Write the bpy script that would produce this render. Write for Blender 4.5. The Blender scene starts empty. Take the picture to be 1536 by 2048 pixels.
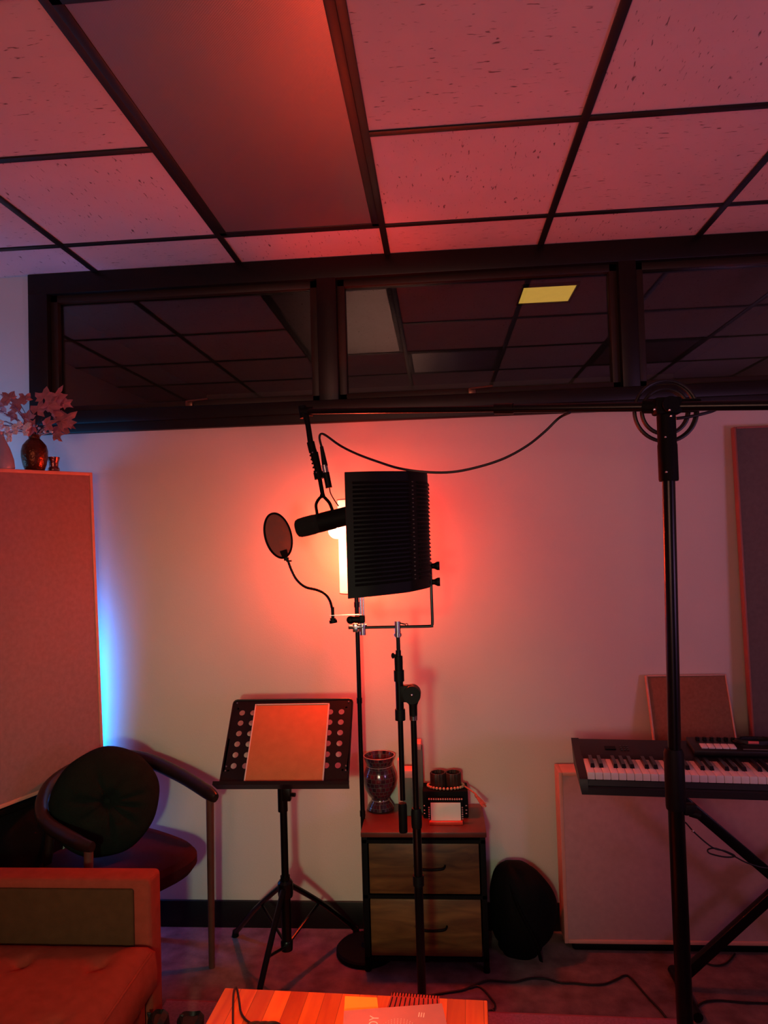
import bpy, bmesh, math, random
from mathutils import Vector as V, Matrix, Quaternion
random.seed(7)
C = bpy.context.scene.collection
SC = bpy.context.scene
PI = math.pi

# ------------------------------------------------------------ camera
CH = 1.549                      # eye height
FPX = 1442.6                    # focal length in pixels of a 1536 wide frame
PSI, TH, RL = .07548, .0320, .02975
F_ = V((-math.sin(PSI)*math.cos(TH), math.cos(PSI)*math.cos(TH), math.sin(TH)))
R_ = V((math.cos(PSI), math.sin(PSI), 0)); U_ = R_.cross(F_)
IR = math.cos(RL)*R_ - math.sin(RL)*U_
IU = math.sin(RL)*R_ + math.cos(RL)*U_
def ray(x, y): return F_ + IR*((x-768)/FPX) + IU*((1024-y)/FPX)
def at(x, y, Y):
    d = ray(x, y); p = d*(Y/d.y); p.z += CH; return p
def az(x, y, z):
    d = ray(x, y); p = d*((z-CH)/d.z); p.z += CH; return p
cd = bpy.data.cameras.new('camera'); cam = bpy.data.objects.new('camera', cd); C.objects.link(cam)
cd.sensor_fit = 'HORIZONTAL'; cd.sensor_width = 36; cd.lens = 36*FPX/1536
cd.clip_start = .02
rm = Matrix((IR, IU, -F_)).transposed()
cam.matrix_world = Matrix.Translation((0, 0, CH)) @ rm.to_4x4()
SC.camera = cam

# ------------------------------------------------------------ world, lights, exposure
SC.view_settings.view_transform = 'Standard'; SC.view_settings.look = 'None'
SC.view_settings.exposure = 0.0; SC.view_settings.gamma = 1.0; SC.view_settings.use_curve_mapping = False
w = bpy.data.worlds.new('world'); SC.world = w; w.use_nodes = True
w.node_tree.nodes['Background'].inputs[0].default_value = (.02, .004, .008, 1)
w.node_tree.nodes['Background'].inputs[1].default_value = .3

def look(o, tgt): o.rotation_euler = (V(tgt)-V(o.location)).to_track_quat('-Z', 'Y').to_euler()
def area(name, loc, tgt, size, power, col, sy=None, spread=PI):
    l = bpy.data.lights.new(name, 'AREA'); l.energy = power; l.color = col; l.size = size
    if sy: l.shape = 'RECTANGLE'; l.size_y = sy
    l.spread = spread
    o = bpy.data.objects.new(name, l); C.objects.link(o); o.location = loc; look(o, tgt); return o
def point(name, loc, power, col, r=.03):
    l = bpy.data.lights.new(name, 'POINT'); l.energy = power; l.color = col; l.shadow_soft_size = r
    o = bpy.data.objects.new(name, l); C.objects.link(o); o.location = loc; return o
def spot(name, loc, tgt, power, col, ang, blend=.5, r=.03):
    l = bpy.data.lights.new(name, 'SPOT'); l.energy = power; l.color = col; l.shadow_soft_size = r
    l.spot_size = math.radians(ang); l.spot_blend = blend
    o = bpy.data.objects.new(name, l); C.objects.link(o); o.location = loc; look(o, tgt); return o
# soft fill added behind the photographer, tinting the ceiling and upper wall
area('ceiling_fill', (.2, -1.2, 1.0), (.2, .8, 2.68), .5, 1.6, (.6, .25, 1))
# violet lamp out at the right side of the room
area('violet_lamp', (2.0, .6, 1.3), (1.2, 2.4, 2.5), .4, 5.7, (.9, .43, .95))
# neutral lamp low behind the photographer
spot('reading_lamp', (-.2, -.45, 1.42), (-.80, 2.88, .50), 68, (.6, .92, .55), 54, 1, .06)
area('upper_wall_fill', (-.5, -1.0, 1.6), (-.1, 2.88, 1.7), .9, 7.2, (1, .456, .317), .6, 1.9)  # added soft warm fill for the upper wall, no screen known there
# red lamp above the seats
area('red_lamp', (-.35, .35, 2.3), (-.5, 1.8, .45), .25, .5, (1, .13, .06))
spot('table_fill', (-.22, .9, 2.2), (-.22, 1.60, .45), 190, (1, .13, .03), 27, .8, .04)  # added narrow red spot to brighten the tabletop, no fixture seen
# blue light bar standing behind the leaning panel in the corner
area('blue_bar', (-1.60, 2.80, .92), (-1.2, 2.89, .95), .05, 15, (.0, .23, 1), .55)
area('blue_top', (-2.08, 2.45, 1.64), (-1.88, 2.88, 1.92), .35, 2.8, (.05, .38, 1))
# the orange-red floor lamp by the wall
LX, LY = at(716, 1300, 2.72).x, 2.72
point('floor_lamp_light', (LX-.008, LY-.01, 1.47), 37, (1, .034, .007), .03)
# ------------------------------------------------------------ helpers
def lin(c): return tuple(((v/255)/12.92 if v/255 <= .04045 else ((v/255+.055)/1.055)**2.4) for v in c)
MATS = {}
def mat(name, col, rough=.6, metal=0, var=.12, vs=25, bump=.0, bs=200, spec=.5, coat=0, emit=None, es=0):
    m = bpy.data.materials.new(name); m.use_nodes = True; nt = m.node_tree; b = nt.nodes['Principled BSDF']
    c = lin(col); b.inputs['Roughness'].default_value = rough; b.inputs['Metallic'].default_value = metal
    b.inputs['Specular IOR Level'].default_value = spec; b.inputs['Coat Weight'].default_value = coat
    tc = nt.nodes.new('ShaderNodeTexCoord'); n = nt.nodes.new('ShaderNodeTexNoise')
    n.inputs['Scale'].default_value = vs; n.inputs['Detail'].default_value = 4
    nt.links.new(tc.outputs['Object'], n.inputs['Vector'])
    r = nt.nodes.new('ShaderNodeValToRGB')
    r.color_ramp.elements[0].position = .3; r.color_ramp.elements[1].position = .7
    r.color_ramp.elements[0].color = tuple(v*(1-var) for v in c)+(1,)
    r.color_ramp.elements[1].color = tuple(min(1, v*(1+var)) for v in c)+(1,)
    nt.links.new(n.outputs['Fac'], r.inputs['Fac']); nt.links.new(r.outputs['Color'], b.inputs['Base Color'])
    if bump:
        n2 = nt.nodes.new('ShaderNodeTexNoise'); n2.inputs['Scale'].default_value = bs; n2.inputs['Detail'].default_value = 3
        nt.links.new(tc.outputs['Object'], n2.inputs['Vector'])
        bp = nt.nodes.new('ShaderNodeBump'); bp.inputs['Strength'].default_value = bump; bp.inputs['Distance'].default_value = .004
        nt.links.new(n2.outputs['Fac'], bp.inputs['Height']); nt.links.new(bp.outputs['Normal'], b.inputs['Normal'])
    if emit:
        b.inputs['Emission Color'].default_value = (*emit, 1); b.inputs['Emission Strength'].default_value = es
    MATS[name] = m; return m
def nodes(m): return m.node_tree, m.node_tree.nodes['Principled BSDF']

def box(bm, c, s, R=None, bev=0, seg=2):
    """box centred c, full size s, optional 3x3 rotation about its centre"""
    r = bmesh.ops.create_cube(bm, size=1)
    M = Matrix.Translation(c) @ (R.to_4x4() if R else Matrix()) @ Matrix.Diagonal((*s, 1))
    bmesh.ops.transform(bm, matrix=M, verts=r['verts'])
    if bev:
        es = list({e for v in r['verts'] for e in v.link_edges})
        bmesh.ops.bevel(bm, geom=es, offset=bev, segments=seg, profile=.5, affect='EDGES')
def bb(bm, x0, x1, y0, y1, z0, z1, bev=0, seg=2):
    box(bm, ((x0+x1)/2, (y0+y1)/2, (z0+z1)/2), (x1-x0, y1-y0, z1-z0), None, bev, seg)
def cr(pts, n=6, closed=False):
    P = [V(p) for p in pts]; out = []
    N = len(P); rng = N if closed else N-1
    for i in range(rng):
        if closed: a, b, c, d = P[(i-1) % N], P[i], P[(i+1) % N], P[(i+2) % N]
        else: a, b, c, d = P[max(i-1, 0)], P[i], P[i+1], P[min(i+2, N-1)]
        for k in range(n):
            t = k/n
            out.append(.5*((2*b)+(-a+c)*t+(2*a-5*b+4*c-d)*t*t+(-a+3*b-3*c+d)*t**3))
    if not closed: out.append(P[-1])
    return out
def tube(bm, pts, r, seg=10, closed=False, flat=1.0, cap=True):
    """round tube along pts; r a number or one per point; flat scales the second axis"""
    P = [V(p) for p in pts]; N = len(P)
    rr = r if isinstance(r, (list, tuple)) else [r]*N
    if len(rr) != N:
        rr = [rr[min(int(i/(N-1)*(len(rr)-1)), len(rr)-2)]*(1-(i/(N-1)*(len(rr)-1)-min(int(i/(N-1)*(len(rr)-1)), len(rr)-2)))
              + rr[min(int(i/(N-1)*(len(rr)-1)), len(rr)-2)+1]*(i/(N-1)*(len(rr)-1)-min(int(i/(N-1)*(len(rr)-1)), len(rr)-2)) for i in range(N)]
    rings = []; nrm = None
    for i in range(N):
        if closed: t = P[(i+1) % N]-P[i-1]
        else: t = P[min(i+1, N-1)]-P[max(i-1, 0)]
        if t.length < 1e-9: t = V((0, 0, 1))
        t.normalize()
        if nrm is None:
            nrm = V((0, 0, 1)) if abs(t.z) < .9 else V((0, 1, 0))
        nrm = (nrm - t*nrm.dot(t)).normalized(); bn = t.cross(nrm)
        rings.append([bm.verts.new(P[i]+rr[i]*(math.cos(2*PI*k/seg)*nrm+flat*math.sin(2*PI*k/seg)*bn)) for k in range(seg)])
    for i in range(N if closed else N-1):
        a, b = rings[i], rings[(i+1) % N]
        for k in range(seg): bm.faces.new((a[k], a[(k+1) % seg], b[(k+1) % seg], b[k]))
    if not closed and cap:
        bm.faces.new(rings[0][::-1]); bm.faces.new(rings[-1])
def rod(bm, a, b, r, seg=14, r2=None): tube(bm, [a, b], [r, r if r2 is None else r2], seg)
def lathe(bm, prof, o=(0, 0, 0), ax=(0, 0, 1), seg=32, cap=True):
    """prof: list of (radius, distance along the axis)"""
    q = V((0, 0, 1)).rotation_difference(V(ax).normalized()); uv = bm.loops.layers.uv.verify()
    rings = [[bm.verts.new(V(o)+q @ V((r*math.cos(2*PI*k/seg), r*math.sin(2*PI*k/seg), h))) for k in range(seg)] for r, h in prof]
    L = 0
    for i in range(len(prof)-1):
        L2 = L+math.hypot(prof[i+1][0]-prof[i][0], prof[i+1][1]-prof[i][1])
        for k in range(seg):
            f = bm.faces.new((rings[i][k], rings[i][(k+1) % seg], rings[i+1][(k+1) % seg], rings[i+1][k]))
            for lp, (u, v) in zip(f.loops, ((k, L), (k+1, L), (k+1, L2), (k, L2))): lp[uv].uv = (u/seg, v)
        L = L2
    if cap:
        if prof[0][0] > 1e-4: bm.faces.new(rings[0][::-1])
        if prof[-1][0] > 1e-4: bm.faces.new(rings[-1])
def sph(bm, c, r, sc=(1, 1, 1), seg=16):
    x = bmesh.ops.create_uvsphere(bm, u_segments=seg, v_segments=seg//2+2, radius=r)
    bmesh.ops.transform(bm, matrix=Matrix.Translation(c) @ Matrix.Diagonal((*sc, 1)), verts=x['verts'])
def prism(bm, pts, d):
    """polygon pts extruded by vector d"""
    a = [bm.verts.new(V(p)) for p in pts]; b = [bm.verts.new(V(p)+V(d)) for p in pts]; n = len(a)
    bm.faces.new(a[::-1]); bm.faces.new(b)
    for i in range(n): bm.faces.new((a[i], a[(i+1) % n], b[(i+1) % n], b[i]))
ROOTM = {}
def B(): return bmesh.new()
def mk(name, bm, m, parent=None, local=False, ang=35, flatshade=False):
    """link the bmesh as one object; its coordinates are the room's unless local"""
    if parent is not None and not local:
        r = parent
        while r.parent: r = r.parent
        bmesh.ops.transform(bm, matrix=ROOTM[r.name].inverted(), verts=bm.verts)
    bmesh.ops.recalc_face_normals(bm, faces=bm.faces)
    for f in bm.faces: f.smooth = not flatshade
    for e in bm.edges:
        if len(e.link_faces) == 2: e.smooth = e.calc_face_angle(0) < math.radians(ang)
    me = bpy.data.meshes.new(name); bm.to_mesh(me); bm.free()
    me.materials.append(m); o = bpy.data.objects.new(name, me); C.objects.link(o)
    if parent is not None: o.parent = parent
    else:
        ROOTM[o.name] = Matrix()
    return o
def thing(name, label, cat, loc=(0, 0, 0), rotz=0, group=None):
    o = bpy.data.objects.new(name, None); C.objects.link(o); o.empty_display_size = .05
    o.location = loc; o.rotation_euler = (0, 0, rotz); tag(o, label, cat, group)
    ROOTM[o.name] = Matrix.Translation(loc) @ Matrix.Rotation(rotz, 4, 'Z'); return o
def tag(o, label, cat, group=None):
    o['label'] = label; o['category'] = cat
    if group: o['group'] = group
    return o
def struct(name, bm, m, parent=None):
    o = mk(name, bm, m, parent)
    if parent is None: o['kind'] = 'structure'
    return o
def ctr(o, name=None):
    """move the origin of a one-mesh thing to the foot of its mesh"""
    me = o.data; xs = [v.co for v in me.vertices]
    c = V(((min(p.x for p in xs)+max(p.x for p in xs))/2, (min(p.y for p in xs)+max(p.y for p in xs))/2, min(p.z for p in xs)))
    me.transform(Matrix.Translation(-c)); o.location = c; return o

# ------------------------------------------------------------ materials
wallp = mat('wall_paint', (214, 208, 196), .65, var=.02, vs=3, bump=.12, bs=260)
black = mat('black_metal', (5, 5, 5), .3, .0, var=.2, spec=.3)
blackm = mat('matte_black', (4, 4, 4), .7, var=.2, spec=.15, bump=.1)
rubber = mat('black_rubber', (4, 4, 4), .6, spec=.2, bump=.05)
chrome = mat('chrome', (205, 205, 205), .22, 1.0, var=.05)
darkfr = mat('dark_brown_frame', (17, 11, 8), .42, var=.15, spec=.3)
sashm = mat('brown_sash', (44, 31, 22), .45, var=.1, spec=.3)
basem = mat('black_baseboard', (7, 7, 8), .45, var=.2)
fabric = mat('panel_fabric', (156, 124, 122), .95, var=.08, vs=60, bump=.35, bs=900, spec=.1)
grayfab = mat('grey_panel_fabric', (105, 98, 98), .95, var=.08, vs=60, bump=.35, bs=900, spec=.1)
tanfab = mat('tan_panel_fabric', (146, 104, 80), .95, var=.1, vs=90, bump=.5, bs=600, spec=.1)
orfab = mat('orange_panel_fabric', (214, 114, 76), .95, var=.05, vs=30, bump=.2, bs=500, spec=.1)
palefab = mat('pale_panel_fabric', (188, 150, 148), .95, var=.05, vs=40, bump=.2, bs=900, spec=.1)
frwood = mat('pale_frame_wood', (205, 165, 145), .6, var=.08, vs=40)
cable_m = mat('cable_rubber', (8, 6, 6), .5, var=.1)
white_pl = mat('white_key_plastic', (225, 218, 212), .3, var=.02)
black_pl = mat('black_key_plastic', (8, 8, 8), .3)
kbbody = mat('keyboard_body', (9, 7, 8), .5, var=.1, bump=.05)
shieldm = mat('shield_black', (7, 6, 5), .55, .0, var=.1, spec=.18)
foam = mat('charcoal_foam', (6, 6, 6), .95, bump=.8, bs=90)
pillowm = mat('dark_green_cushion_fabric', (22, 27, 21), .95, var=.15, vs=30, bump=.5, bs=500, spec=.1)
seatm = mat('dark_red_upholstery', (62, 12, 16), .85, var=.12, bump=.3, bs=500, spec=.15)
chwood = mat('dark_chair_wood', (34, 18, 15), .35, var=.25, vs=18)
legwood = mat('reddish_chair_leg_wood', (92, 52, 44), .4, var=.2, vs=18)
sofam = mat('rust_sofa_fabric', (152, 62, 46), .9, var=.1, vs=30, bump=.35, bs=700, spec=.1)
sofad = mat('olive_sofa_fabric', (84, 52, 32), .9, var=.1, vs=30, bump=.35, bs=700, spec=.1)
bagm = mat('black_nylon', (5, 5, 5), .8, bump=.4, bs=40, spec=.15)
rugm = mat('pink_rug', (176, 128, 138), .98, var=.15, vs=120, bump=.9, bs=400, spec=.05)
leather = mat('black_leather', (14, 9, 9), .6, bump=.3, bs=150)
vasem = mat('hammered_bronze', (96, 52, 30), .28, .75, var=.25, vs=60, bump=.6, bs=110)
cupm = mat('mercury_glass', (150, 90, 85), .15, .8, var=.35, vs=90, bump=.3, bs=150)
wvase = mat('white_ceramic', (140, 148, 168), .35, var=.03)
leafm = mat('pink_leaf', (214, 150, 146), .7, var=.18, vs=35)
leafd = mat('mauve_dried_grass', (140, 100, 120), .85, var=.2, vs=60)
leafw = mat('white_flower', (220, 220, 225), .8, var=.05)
stemm = mat('brown_stem', (60, 34, 30), .8)
topw = mat('reddish_cabinet_top', (96, 44, 34), .4, var=.2, vs=12)
card = mat('pale_card', (250, 232, 214), .7, var=.03)
redpl = mat('red_plastic', (214, 60, 36), .4)
bead = mat('wooden_bead', (205, 150, 118), .5, var=.12)
beads = mat('small_silver_bead', (205, 170, 160), .25, .4)
tassel = mat('salmon_thread', (196, 104, 84), .9, var=.2, vs=200, bump=.5, bs=700)
teal = mat('grey_green_card', (92, 104, 90), .7, var=.05)
pinkp = mat('pink_paper', (226, 150, 140), .7, var=.04)
darkwood = mat('dark_cup_wood', (52, 30, 24), .5, var=.4, vs=40)
yellowp = mat('yellow_paper', (238, 196, 60), .7, var=.04)
bookp = mat('mauve_booklet_cover', (158, 124, 128), .3, var=.04)
silver = mat('silver_foil', (255, 240, 235), .5, 0)
capm = mat('ceiling_tee_paint', (12, 11, 9), .5, var=.2)

# tiles: fissured mineral fibre; the grain turns from tile to tile
T = .6096; XB = -.1724; Y2 = 2.603; ZC = CH+1.1345; YW = 2.887
ceil_m = mat('fissured_ceiling_tile', (206, 192, 188), .9, var=.03, vs=6, spec=.2)
nt, b = nodes(ceil_m)
tc = nt.nodes.new('ShaderNodeTexCoord')
sub = nt.nodes.new('ShaderNodeVectorMath'); sub.operation = 'SUBTRACT'; sub.inputs[1].default_value = (XB, Y2, -.01)
nt.links.new(tc.outputs['Object'], sub.inputs[0])
ck = nt.nodes.new('ShaderNodeTexChecker'); ck.inputs['Scale'].default_value = 1/T
ck.inputs['Color1'].default_value = (1, 1, 1, 1); ck.inputs['Color2'].default_value = (0, 0, 0, 1)
sc1 = nt.nodes.new('ShaderNodeVectorMath'); sc1.operation = 'MULTIPLY'; sc1.inputs[1].default_value = (1, 1, 0)
nt.links.new(sub.outputs[0], sc1.inputs[0]); nt.links.new(sc1.outputs[0], ck.inputs['Vector'])
cols = []
for sx, sy in ((34, 150), (150, 34)):
    mp = nt.nodes.new('ShaderNodeVectorMath'); mp.operation = 'MULTIPLY'; mp.inputs[1].default_value = (sx, sy, 20)
    nt.links.new(tc.outputs['Object'], mp.inputs[0])
    n = nt.nodes.new('ShaderNodeTexNoise'); n.inputs['Scale'].default_value = 1; n.inputs['Detail'].default_value = 1.5
    n.inputs['Distortion'].default_value = .5
    nt.links.new(mp.outputs[0], n.inputs['Vector'])
    r = nt.nodes.new('ShaderNodeValToRGB'); r.color_ramp.elements[0].position = .25; r.color_ramp.elements[1].position = .33
    r.color_ramp.elements[0].color = (.30, .26, .26, 1); r.color_ramp.elements[1].color = (1, 1, 1, 1)
    nt.links.new(n.outputs['Fac'], r.inputs['Fac']); cols.append(r)
mx = nt.nodes.new('ShaderNodeMixRGB'); nt.links.new(ck.outputs['Color'], mx.inputs['Fac'])
nt.links.new(cols[0].outputs['Color'], mx.inputs[1]); nt.links.new(cols[1].outputs['Color'], mx.inputs[2])
ml = nt.nodes.new('ShaderNodeMixRGB'); ml.blend_type = 'MULTIPLY'; ml.inputs['Fac'].default_value = 1
src = b.inputs['Base Color'].links[0].from_socket
nt.links.new(src, ml.inputs[1]); nt.links.new(mx.outputs['Color'], ml.inputs[2]); nt.links.new(ml.outputs['Color'], b.inputs['Base Color'])
bp = nt.nodes.new('ShaderNodeBump'); bp.inputs['Strength'].default_value = .5; bp.inputs['Distance'].default_value = .003
nt.links.new(mx.outputs['Color'], bp.inputs['Height']); nt.links.new(bp.outputs['Normal'], b.inputs['Normal'])

# carpet
carpet = mat('mottled_carpet', (116, 98, 96), .97, var=.35, vs=14, bump=.8, bs=260, spec=.05)

# prismatic diffuser
diff_m = mat('prismatic_diffuser', (112, 102, 102), .38, var=.03, vs=4, spec=1.0, coat=.6)
nodes(diff_m)[1].inputs['Coat Roughness'].default_value = .3; nodes(diff_m)[1].inputs['Coat IOR'].default_value = 1.9
nt, b = nodes(diff_m)
tc = nt.nodes.new('ShaderNodeTexCoord'); mp = nt.nodes.new('ShaderNodeMapping')
mp.inputs['Rotation'].default_value = (0, 0, math.radians(45)); mp.inputs['Scale'].default_value = (210, 210, 0)
nt.links.new(tc.outputs['Object'], mp.inputs['Vector'])
vo = nt.nodes.new('ShaderNodeTexVoronoi'); vo.inputs['Scale'].default_value = 1; vo.inputs['Randomness'].default_value = 0
nt.links.new(mp.outputs[0], vo.inputs['Vector'])
bp = nt.nodes.new('ShaderNodeBump'); bp.inputs['Strength'].default_value = .35; bp.inputs['Distance'].default_value = .0025
nt.links.new(vo.outputs['Distance'], bp.inputs['Height']); nt.links.new(bp.outputs['Normal'], b.inputs['Normal'])

# window glass
glass_m = bpy.data.materials.new('window_glass'); glass_m.use_nodes = True
nt = glass_m.node_tree; nt.nodes.remove(nt.nodes['Principled BSDF']); out = nt.nodes['Material Output']
tr = nt.nodes.new('ShaderNodeBsdfTransparent'); tr.inputs[0].default_value = (.8, .8, .8, 1)
gl = nt.nodes.new('ShaderNodeBsdfGlossy'); gl.inputs['Roughness'].default_value = .015
fr = nt.nodes.new('ShaderNodeFresnel'); fr.inputs['IOR'].default_value = 1.7
ns = nt.nodes.new('ShaderNodeTexNoise'); ns.inputs['Scale'].default_value = 3
bpn = nt.nodes.new('ShaderNodeBump'); bpn.inputs['Strength'].default_value = .01
nt.links.new(ns.outputs['Fac'], bpn.inputs['Height']); nt.links.new(bpn.outputs['Normal'], gl.inputs['Normal'])
mxs = nt.nodes.new('ShaderNodeMixShader'); nt.links.new(fr.outputs[0], mxs.inputs[0])
nt.links.new(tr.outputs[0], mxs.inputs[1]); nt.links.new(gl.outputs[0], mxs.inputs[2]); nt.links.new(mxs.outputs[0], out.inputs[0])

def wood(name, c1, c2, sc=(3, 40, 40), rough=.45):
    m = mat(name, c1, rough); nt, b = nodes(m)
    tc = nt.nodes.new('ShaderNodeTexCoord'); mp = nt.nodes.new('ShaderNodeMapping'); mp.inputs['Scale'].default_value = sc
    n = nt.nodes.new('ShaderNodeTexNoise'); n.inputs['Scale'].default_value = 1; n.inputs['Detail'].default_value = 6; n.inputs['Distortion'].default_value = .6
    r = nt.nodes.new('ShaderNodeValToRGB'); r.color_ramp.elements[0].position = .3; r.color_ramp.elements[1].position = .68
    r.color_ramp.elements[0].color = (*lin(c2), 1); r.color_ramp.elements[1].color = (*lin(c1), 1)
    nt.links.new(tc.outputs['Object'], mp.inputs[0]); nt.links.new(mp.outputs[0], n.inputs['Vector'])
    nt.links.new(n.outputs['Fac'], r.inputs['Fac']); nt.links.new(r.outputs['Color'], b.inputs['Base Color']); return m
drawerm = wood('rustic_drawer_wood', (122, 84, 44), (58, 34, 18), (5, 5, 26))
# parquet strip table top
tblm = wood('strip_table_wood', (246, 142, 38), (205, 88, 20), (30, 3, 30), .35)
nt, b = nodes(tblm)
tc = nt.nodes.new('ShaderNodeTexCoord'); mp = nt.nodes.new('ShaderNodeMapping'); mp.inputs['Rotation'].default_value = (0, 0, PI/2)
br = nt.nodes.new('ShaderNodeTexBrick'); br.inputs['Scale'].default_value = 1
br.inputs['Brick Width'].default_value = .34; br.inputs['Row Height'].default_value = .042; br.inputs['Mortar Size'].default_value = .0008
br.inputs['Color1'].default_value = (1, 1, 1, 1); br.inputs['Color2'].default_value = (.42, .24, .18, 1); br.inputs['Mortar'].default_value = (.2, .1, .08, 1)
nt.links.new(tc.outputs['Object'], mp.inputs[0]); nt.links.new(mp.outputs[0], br.inputs['Vector'])
ml = nt.nodes.new('ShaderNodeMixRGB'); ml.blend_type = 'MULTIPLY'; ml.inputs['Fac'].default_value = .85
src = b.inputs['Base Color'].links[0].from_socket
nt.links.new(src, ml.inputs[1]); nt.links.new(br.outputs['Color'], ml.inputs[2]); nt.links.new(ml.outputs[0], b.inputs['Base Color'])
# mosaic glass
mosaic = mat('red_mosaic_glass', (90, 20, 24), .15, var=.3, spec=.8)
nt, b = nodes(mosaic)
tc = nt.nodes.new('ShaderNodeTexCoord'); mp = nt.nodes.new('ShaderNodeMapping'); mp.inputs['Scale'].default_value = (22, 62, 1)
br = nt.nodes.new('ShaderNodeTexBrick'); br.inputs['Scale'].default_value = 1; br.inputs['Brick Width'].default_value = 1
br.inputs['Row Height'].default_value = 1; br.inputs['Mortar Size'].default_value = .07; br.offset = .35
br.inputs['Color1'].default_value = (.10, .012, .02, 1); br.inputs['Color2'].default_value = (.012, .008, .014, 1); br.inputs['Mortar'].default_value = (.07, .055, .05, 1)
nt.links.new(tc.outputs['UV'], mp.inputs[0]); nt.links.new(mp.outputs[0], br.inputs['Vector']); nt.links.new(br.outputs['Color'], b.inputs['Base Color'])
bp = nt.nodes.new('ShaderNodeBump'); bp.inputs['Strength'].default_value = .5; bp.inputs['Distance'].default_value = .002; bp.invert = True
nt.links.new(br.outputs['Fac'], bp.inputs['Height']); nt.links.new(bp.outputs['Normal'], b.inputs['Normal'])

# ------------------------------------------------------------ the room
RX0, RX1, RY0 = -2.3, 2.3, -2.2
bm = B(); bb(bm, RX0-.1, RX1+.1, RY0-.1, YW+.1, -.08, 0); struct('floor', bm, carpet)
bm = B(); bb(bm, RX0-.1, RX1+.1, RY0-.1, YW+.1, ZC, ZC+.06); struct('ceiling', bm, ceil_m)
bm = B(); bb(bm, RX0, RX1, YW, YW+.1, 0, 2.01); bb(bm, RX0, -1.684, YW, YW+.1, 2.01, ZC); struct('wall_back', bm, wallp)
bm = B(); bb(bm, RX0-.1, RX0, RY0, YW+.1, 0, ZC); struct('wall_left', bm, wallp)
bm = B(); bb(bm, RX1, RX1+.1, RY0, YW+.1, 0, ZC); struct('wall_right', bm, wallp)
bm = B(); bb(bm, RX0, RX1, RY0-.1, RY0, 0, ZC); struct('wall_front', bm, wallp)
bm = B(); bb(bm, RX0, RX1, YW-.012, YW, 0, .105, .003); struct('baseboard_back', bm, basem)
# ceiling grid: tees on a 61 cm module
bm = B()
for k in range(-3, 5):
    x = XB+k*T; bb(bm, x-.012, x+.012, RY0, YW-.02, ZC-.006, ZC+.002, .001)
for k in range(-7, 1):
    y = Y2+k*T
    for x0, x1 in (((RX0, XB-T), (XB, RX1)) if k == -1 else ((RX0, RX1),)): bb(bm, x0, x1, y-.012, y+.012, ZC-.0055, ZC+.002, .001)
struct('trim_1', bm, capm)

# window band casing
bm = B()
bb(bm, -1.684, RX1, YW-.022, YW+.1, 2.595, ZC-.001, .004)
bb(bm, -1.684, RX1, YW-.022, YW+.1, 2.008, 2.095, .006)
bb(bm, -1.684, RX1, YW-.03, YW+.02, 2.045, 2.10, .006)
bb(bm, -1.684, -1.60, YW-.022, YW+.1, 2.09, 2.60, .004)
for x0, x1 in ((-.465, -.385), (.735, .803), (1.93, 2.0)): bb(bm, x0, x1, YW-.022, YW+.1, 2.09, 2.60, .004)
struct('trim_2', bm, darkfr)
for i, (x0, x1, hx) in enumerate(((-1.60, -.465, -1.0), (-.385, .735, .155), (.803, 1.93, 1.35))):
    z0, z1 = 2.095, 2.598; fw = .032
    bm = B(); y0, y1 = YW+.005, YW+.045
    bb(bm, x0, x1, y0, y1, z1-fw, z1, .003); bb(bm, x0, x1, y0, y1, z0, z0+fw, .003)
    bb(bm, x0, x0+fw, y0, y1, z0, z1, .003); bb(bm, x1-fw, x1, y0, y1, z0, z1, .003)
    f = struct('window_%d' % (i+1), bm, sashm)
    bm = B(); bb(bm, x0+fw-.004, x1-fw+.004, YW+.030, YW+.034, z0+fw-.004, z1-fw+.004); mk('window_pane', bm, glass_m, f)
    bm = B(); bb(bm, hx-.022, hx+.008, y0-.018, y0+.004, z0+.006, z0+.030, .003)
    rod(bm, (hx-.01, y0-.02, z0+.026), (hx+.075, y0-.022, z0+.032), .0045, 8); mk('window_latch', bm, mat('latch_metal', (120, 80, 62), .35, .6), f)
# the dark room beyond the windows
YF = YW+.1
bm = B(); bb(bm, RX0, RX1, YF, 7.2, 3.02, 3.1); struct('ceiling', bm, ceil_m)
bm = B(); bb(bm, RX0, RX1, 7.1, 7.2, 0, 3.02); struct('wall_far', bm, wallp)
bm = B(); bb(bm, RX0-.1, RX0, YF, 7.2, 0, 3.1); bb(bm, RX1, RX1+.1, YF, 7.2, 0, 3.1); struct('wall_side', bm, wallp)
bm = B(); bb(bm, RX0, RX1, YF, 7.2, -.08, 0); struct('floor', bm, carpet)
bm = B(); bb(bm, RX0, RX1, YF, YF+.05, ZC, 3.02); struct('wall_upper', bm, wallp)
p = az(1093, 588, 3.01)
t = thing('ceiling_light', 'small square yellow lit ceiling light seen through the middle window', 'ceiling light', (p.x, p.y, 3.02))
lw = .165
bm = B()
for sx in (-1, 1):
    box(bm, (sx*lw, 0, -.008), (.016, lw*2+.016, .02)); box(bm, (0, sx*lw, -.008), (lw*2, .016, .02))
mk('frame', bm, capm, t, True)
ym = mat('yellow_lit_diffuser', (250, 200, 90), .5, var=.25, vs=9, emit=(.9, .50, .08), es=.85)
bm = B(); box(bm, (0, 0, -.006), (lw*2-.01, lw*2-.01, .01)); mk('diffuser', bm, ym, t, True)

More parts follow.
